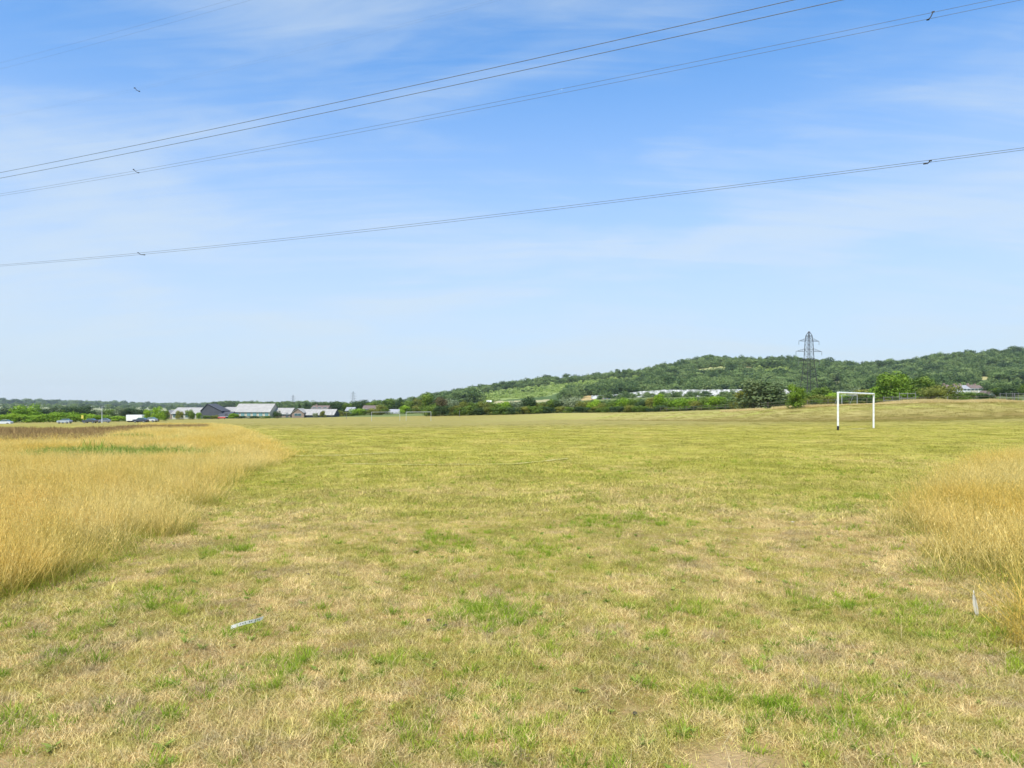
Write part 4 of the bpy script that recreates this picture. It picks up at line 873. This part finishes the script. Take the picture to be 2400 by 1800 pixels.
building(2344, 2378, 200, 937, 932, wall=walls('pinkish_block', (.42, .34, .32)), roof=grey_roof, wins=0, depth=4, label='low pinkish shed at the right end of the bank', kind='flat', name='shed')

# ------------------------------------------------------------------ vehicles by the left hedge
tyre = simple('tyre_rubber', (.02, .02, .02), .8, .2); rim = simple('wheel_rim', (.4, .4, .42), .35, .5, .1, 3, .6); lampm = simple('lamp_glass', (.6, .6, .55), .2, .6)
def car(px, Y, rz, c, label, hatch=True):
    e = empty('parked_car', at(px, Y), rz); tag(e, label, 'car'); pm = simple('car_paint', c, .3, .5, .03)
    prof = [(-2.1, .35), (-2.15, .75), (-2.0, .92), (-1.05, 1.0), (1.55, 1.02), (2.05, .95), (2.1, .6), (2.05, .35)]
    MB().prism(prof, -.86, .86).build('body', pm, e, bevel=.05)
    MB().prism([(-1.1, .98), (-.45, 1.42), (.95, 1.46), (1.7, 1.0)], -.74, .74).build('cabin', glass, e, bevel=.04)
    MB().prism([(-.42, 1.42), (.92, 1.46), (.9, 1.50), (-.38, 1.47)], -.70, .70).build('roof', pm, e)
    for x in (-1.3, 1.3):
        for y in (-.82, .82):
            w = MB().tube((x, y-.1, .32), (x, y+.1, .32), .32, .32, 18).build('wheel', tyre, e); MB().tube((x, y-.115 if y < 0 else y+.1, .32), (x, y-.1 if y < 0 else y+.115, .32), .19, .19, 12).build('rim', rim, w)
    for y in (-.62, .62): MB().box(-2.17, -2.06, y-.15, y+.15, .68, .82).build('headlight', lampm, e)
    for y in (-.62, .62): MB().box(2.03, 2.12, y-.15, y+.15, .70, .85).build('tail_light', simple('tail_lamp', (.35, .02, .02), .3, .5), e)
car(10, 205, R(8), (.62, .64, .66), 'white car at the far left edge beside the road')
car(152, 222, R(-4), (.38, .42, .46), 'silver grey car parked left of the lamp post')
car(211, 225, R(3), (.06, .07, .08), 'dark car parked just left of the lamp post')
car(243, 232, R(20), (.20, .22, .26), 'grey car half hidden right of the lamp post')
car(330, 214, R(2), (.05, .06, .09), 'dark car standing before the white box body')
car(353, 220, R(-8), (.50, .51, .52), 'pale car right of the white box body')
# white lorry body
e = empty('box_lorry', at(320, 236)-Vector((0, 0, .5)), R(4)); tag(e, 'long white box lorry parked left of the small trees', 'lorry')
MB().box(-2.9, 2.3, -1.1, 1.1, .9, 2.9).build('cargo_box', white, e, bevel=.04); MB().prism([(2.35, .55), (3.6, .55), (3.6, 1.3), (3.1, 2.1), (2.35, 2.15)], -1, 1).build('cab', white, e, bevel=.05)
MB().box(-2.8, 2.4, -.5, .5, .55, .88).build('chassis', black, e)
for x in (-1.9, 2.9):
    for y in (-.9, .9): MB().tube((x, y-.12, .42), (x, y+.12, .42), .42, .42, 16).build('wheel', tyre, e)
# lamp post, sign
e = empty('lamp_post', at(239, 218)); tag(e, 'tall pale lamp post rising above the left hedge', 'lamp post'); H = zr(218, 952)-tz((239-HX)/F*218, 218)
MB().tube((0, 0, 0), (0, 0, 1.2), .13, .13, 10).tube((0, 0, 1.2), (0, 0, H), .085, .06, 10).build('pole', simple('pale_grey_steel', (.62, .64, .66), .5), e)
MB().box(-.12, .55, -.13, .13, H-.03, H+.08).build('lamp_head', steel, e)
e = empty('road_sign', at(193, 228)); tag(e, 'small yellow sign on a post before the left hedge', 'sign')
MB().box(-.35, .35, -.03, .03, 1.5, 2.6).build('panel', simple('yellow_panel', (.65, .55, .10), .5), e); MB().tube((0, .06, 0), (0, .06, 2.5), .04, .04, 8).build('post', steel, e)
# people-height red and dark items by the school
e = empty('red_bench', at(519, 270)); tag(e, 'low red bench near the school entrance', 'bench'); MB().box(-1.4, 1.4, -.25, .25, .42, .52).build('seat', simple('red_paint', (.55, .12, .10), .5), e)
MB().box(-1.4, 1.4, .22, .28, .55, .95).build('backrest', simple('red_paint_b', (.5, .10, .09), .5), e)
for x in (-1.2, 1.2): MB().box(x-.05, x+.05, -.2, .2, 0, .42).build('leg', black, e)

# ------------------------------------------------------------------ fences and rails on the bank
wood = simple('weathered_wood', (.16, .14, .11), .9, .1, .2, 3)
def fence(pts, h, name, label, step=2.6, rails=2, mat=wood, rr=.03, pr=.05):
    e = empty(name, pts[0]); tag(e, label, 'fence'); o0 = Vector(pts[0]); rail_m = [MB() for _ in range(rails)]; last = None
    for a, c in zip(pts, pts[1:]):
        n = max(1, int((Vector(c)-Vector(a)).length/step))
        for i in range(n+(1 if c is pts[-1] else 0)):
            p = Vector(a).lerp(Vector(c), i/n); p.z = tz(p.x, p.y); q = p-o0
            MB().tube(q+Vector((0, 0, -.1)), q+Vector((0, 0, h*(1+random.uniform(-.03, .05)))), pr, pr, 6).build('post', mat, e)
            if last is not None:
                for k_ in range(rails): zz = Vector((0, 0, h*(.9-.42*k_))); MB().tube(last+zz, q+zz, rr, rr, 5).build('rail', mat, e)
            last = q
fence([at(p, y) for p, y in ((1548, 186), (1700, 158), (1800, 140))], 1.25, 'wire_fence', 'dark post and rail fence along the foot of the hedgerow', 3.2)
fence([at(p, y) for p, y in ((1800, 139.5), (1990, 133), (2200, 132), (2420, 134))], 1.3, 'wire_fence', 'dark post and rail fence behind the crest of the bank', 3.2)
gm = simple('galvanised_rail', (.22, .21, .21), .5, .3, .1, 3, .3)
fence([at(2071, 120), at(2112, 121)], 1.35, 'metal_rail', 'low grey metal railing on the bank right of the near goal', 1.5, 3, gm, .035, .04)
fence([at(2108, 124), at(2146, 124)], 2.0, 'metal_rail', 'taller grey metal railing at the right end of the low one', 1.4, 3, gm, .05, .05)
fence([at(2344, 112), at(2400, 118), at(2440, 120)], 1.5, 'metal_rail', 'sparse grey railing at the right edge on the bank', 2.2, 2, gm, .03, .04)
def post(px, Y, toprow, label):
    p = at(px, Y); h = zr(Y, toprow)-p.z; o = MB().tube((0, 0, -.1), (0, 0, h), .07, .06, 8).build('marker_post', gm, None, p); tag(o, label, 'post')
post(778, 255, 963, 'pale post at the right corner of the low hall'); post(2221, 130, 929, 'short pale post on the bank below the terrace'); post(2378, 116, 921, 'taller pale post on the bank at the right')
post(1077, 225, 962, 'thin post at the left start of the hedgerow'); post(812, 240, 968, 'short dark post at the right end of the shed')

# ------------------------------------------------------------------ thin air haze
hz = MB().box(-5000, 5000, -5000, 5000, -32, 135).build('haze', None); hz['kind'] = 'stuff'
hm = bpy.data.materials.new('haze_air'); hm.use_nodes = True; t = hm.node_tree; t.nodes.clear(); vo = t.nodes.new('ShaderNodeVolumePrincipled'); ou = t.nodes.new('ShaderNodeOutputMaterial')
vo.inputs['Color'].default_value = (.86, .92, 1, 1); vo.inputs['Density'].default_value = 6.5e-5; vo.inputs['Anisotropy'].default_value = .2; t.links.new(vo.outputs[0], ou.inputs['Volume']); hz.data.materials.append(hm)
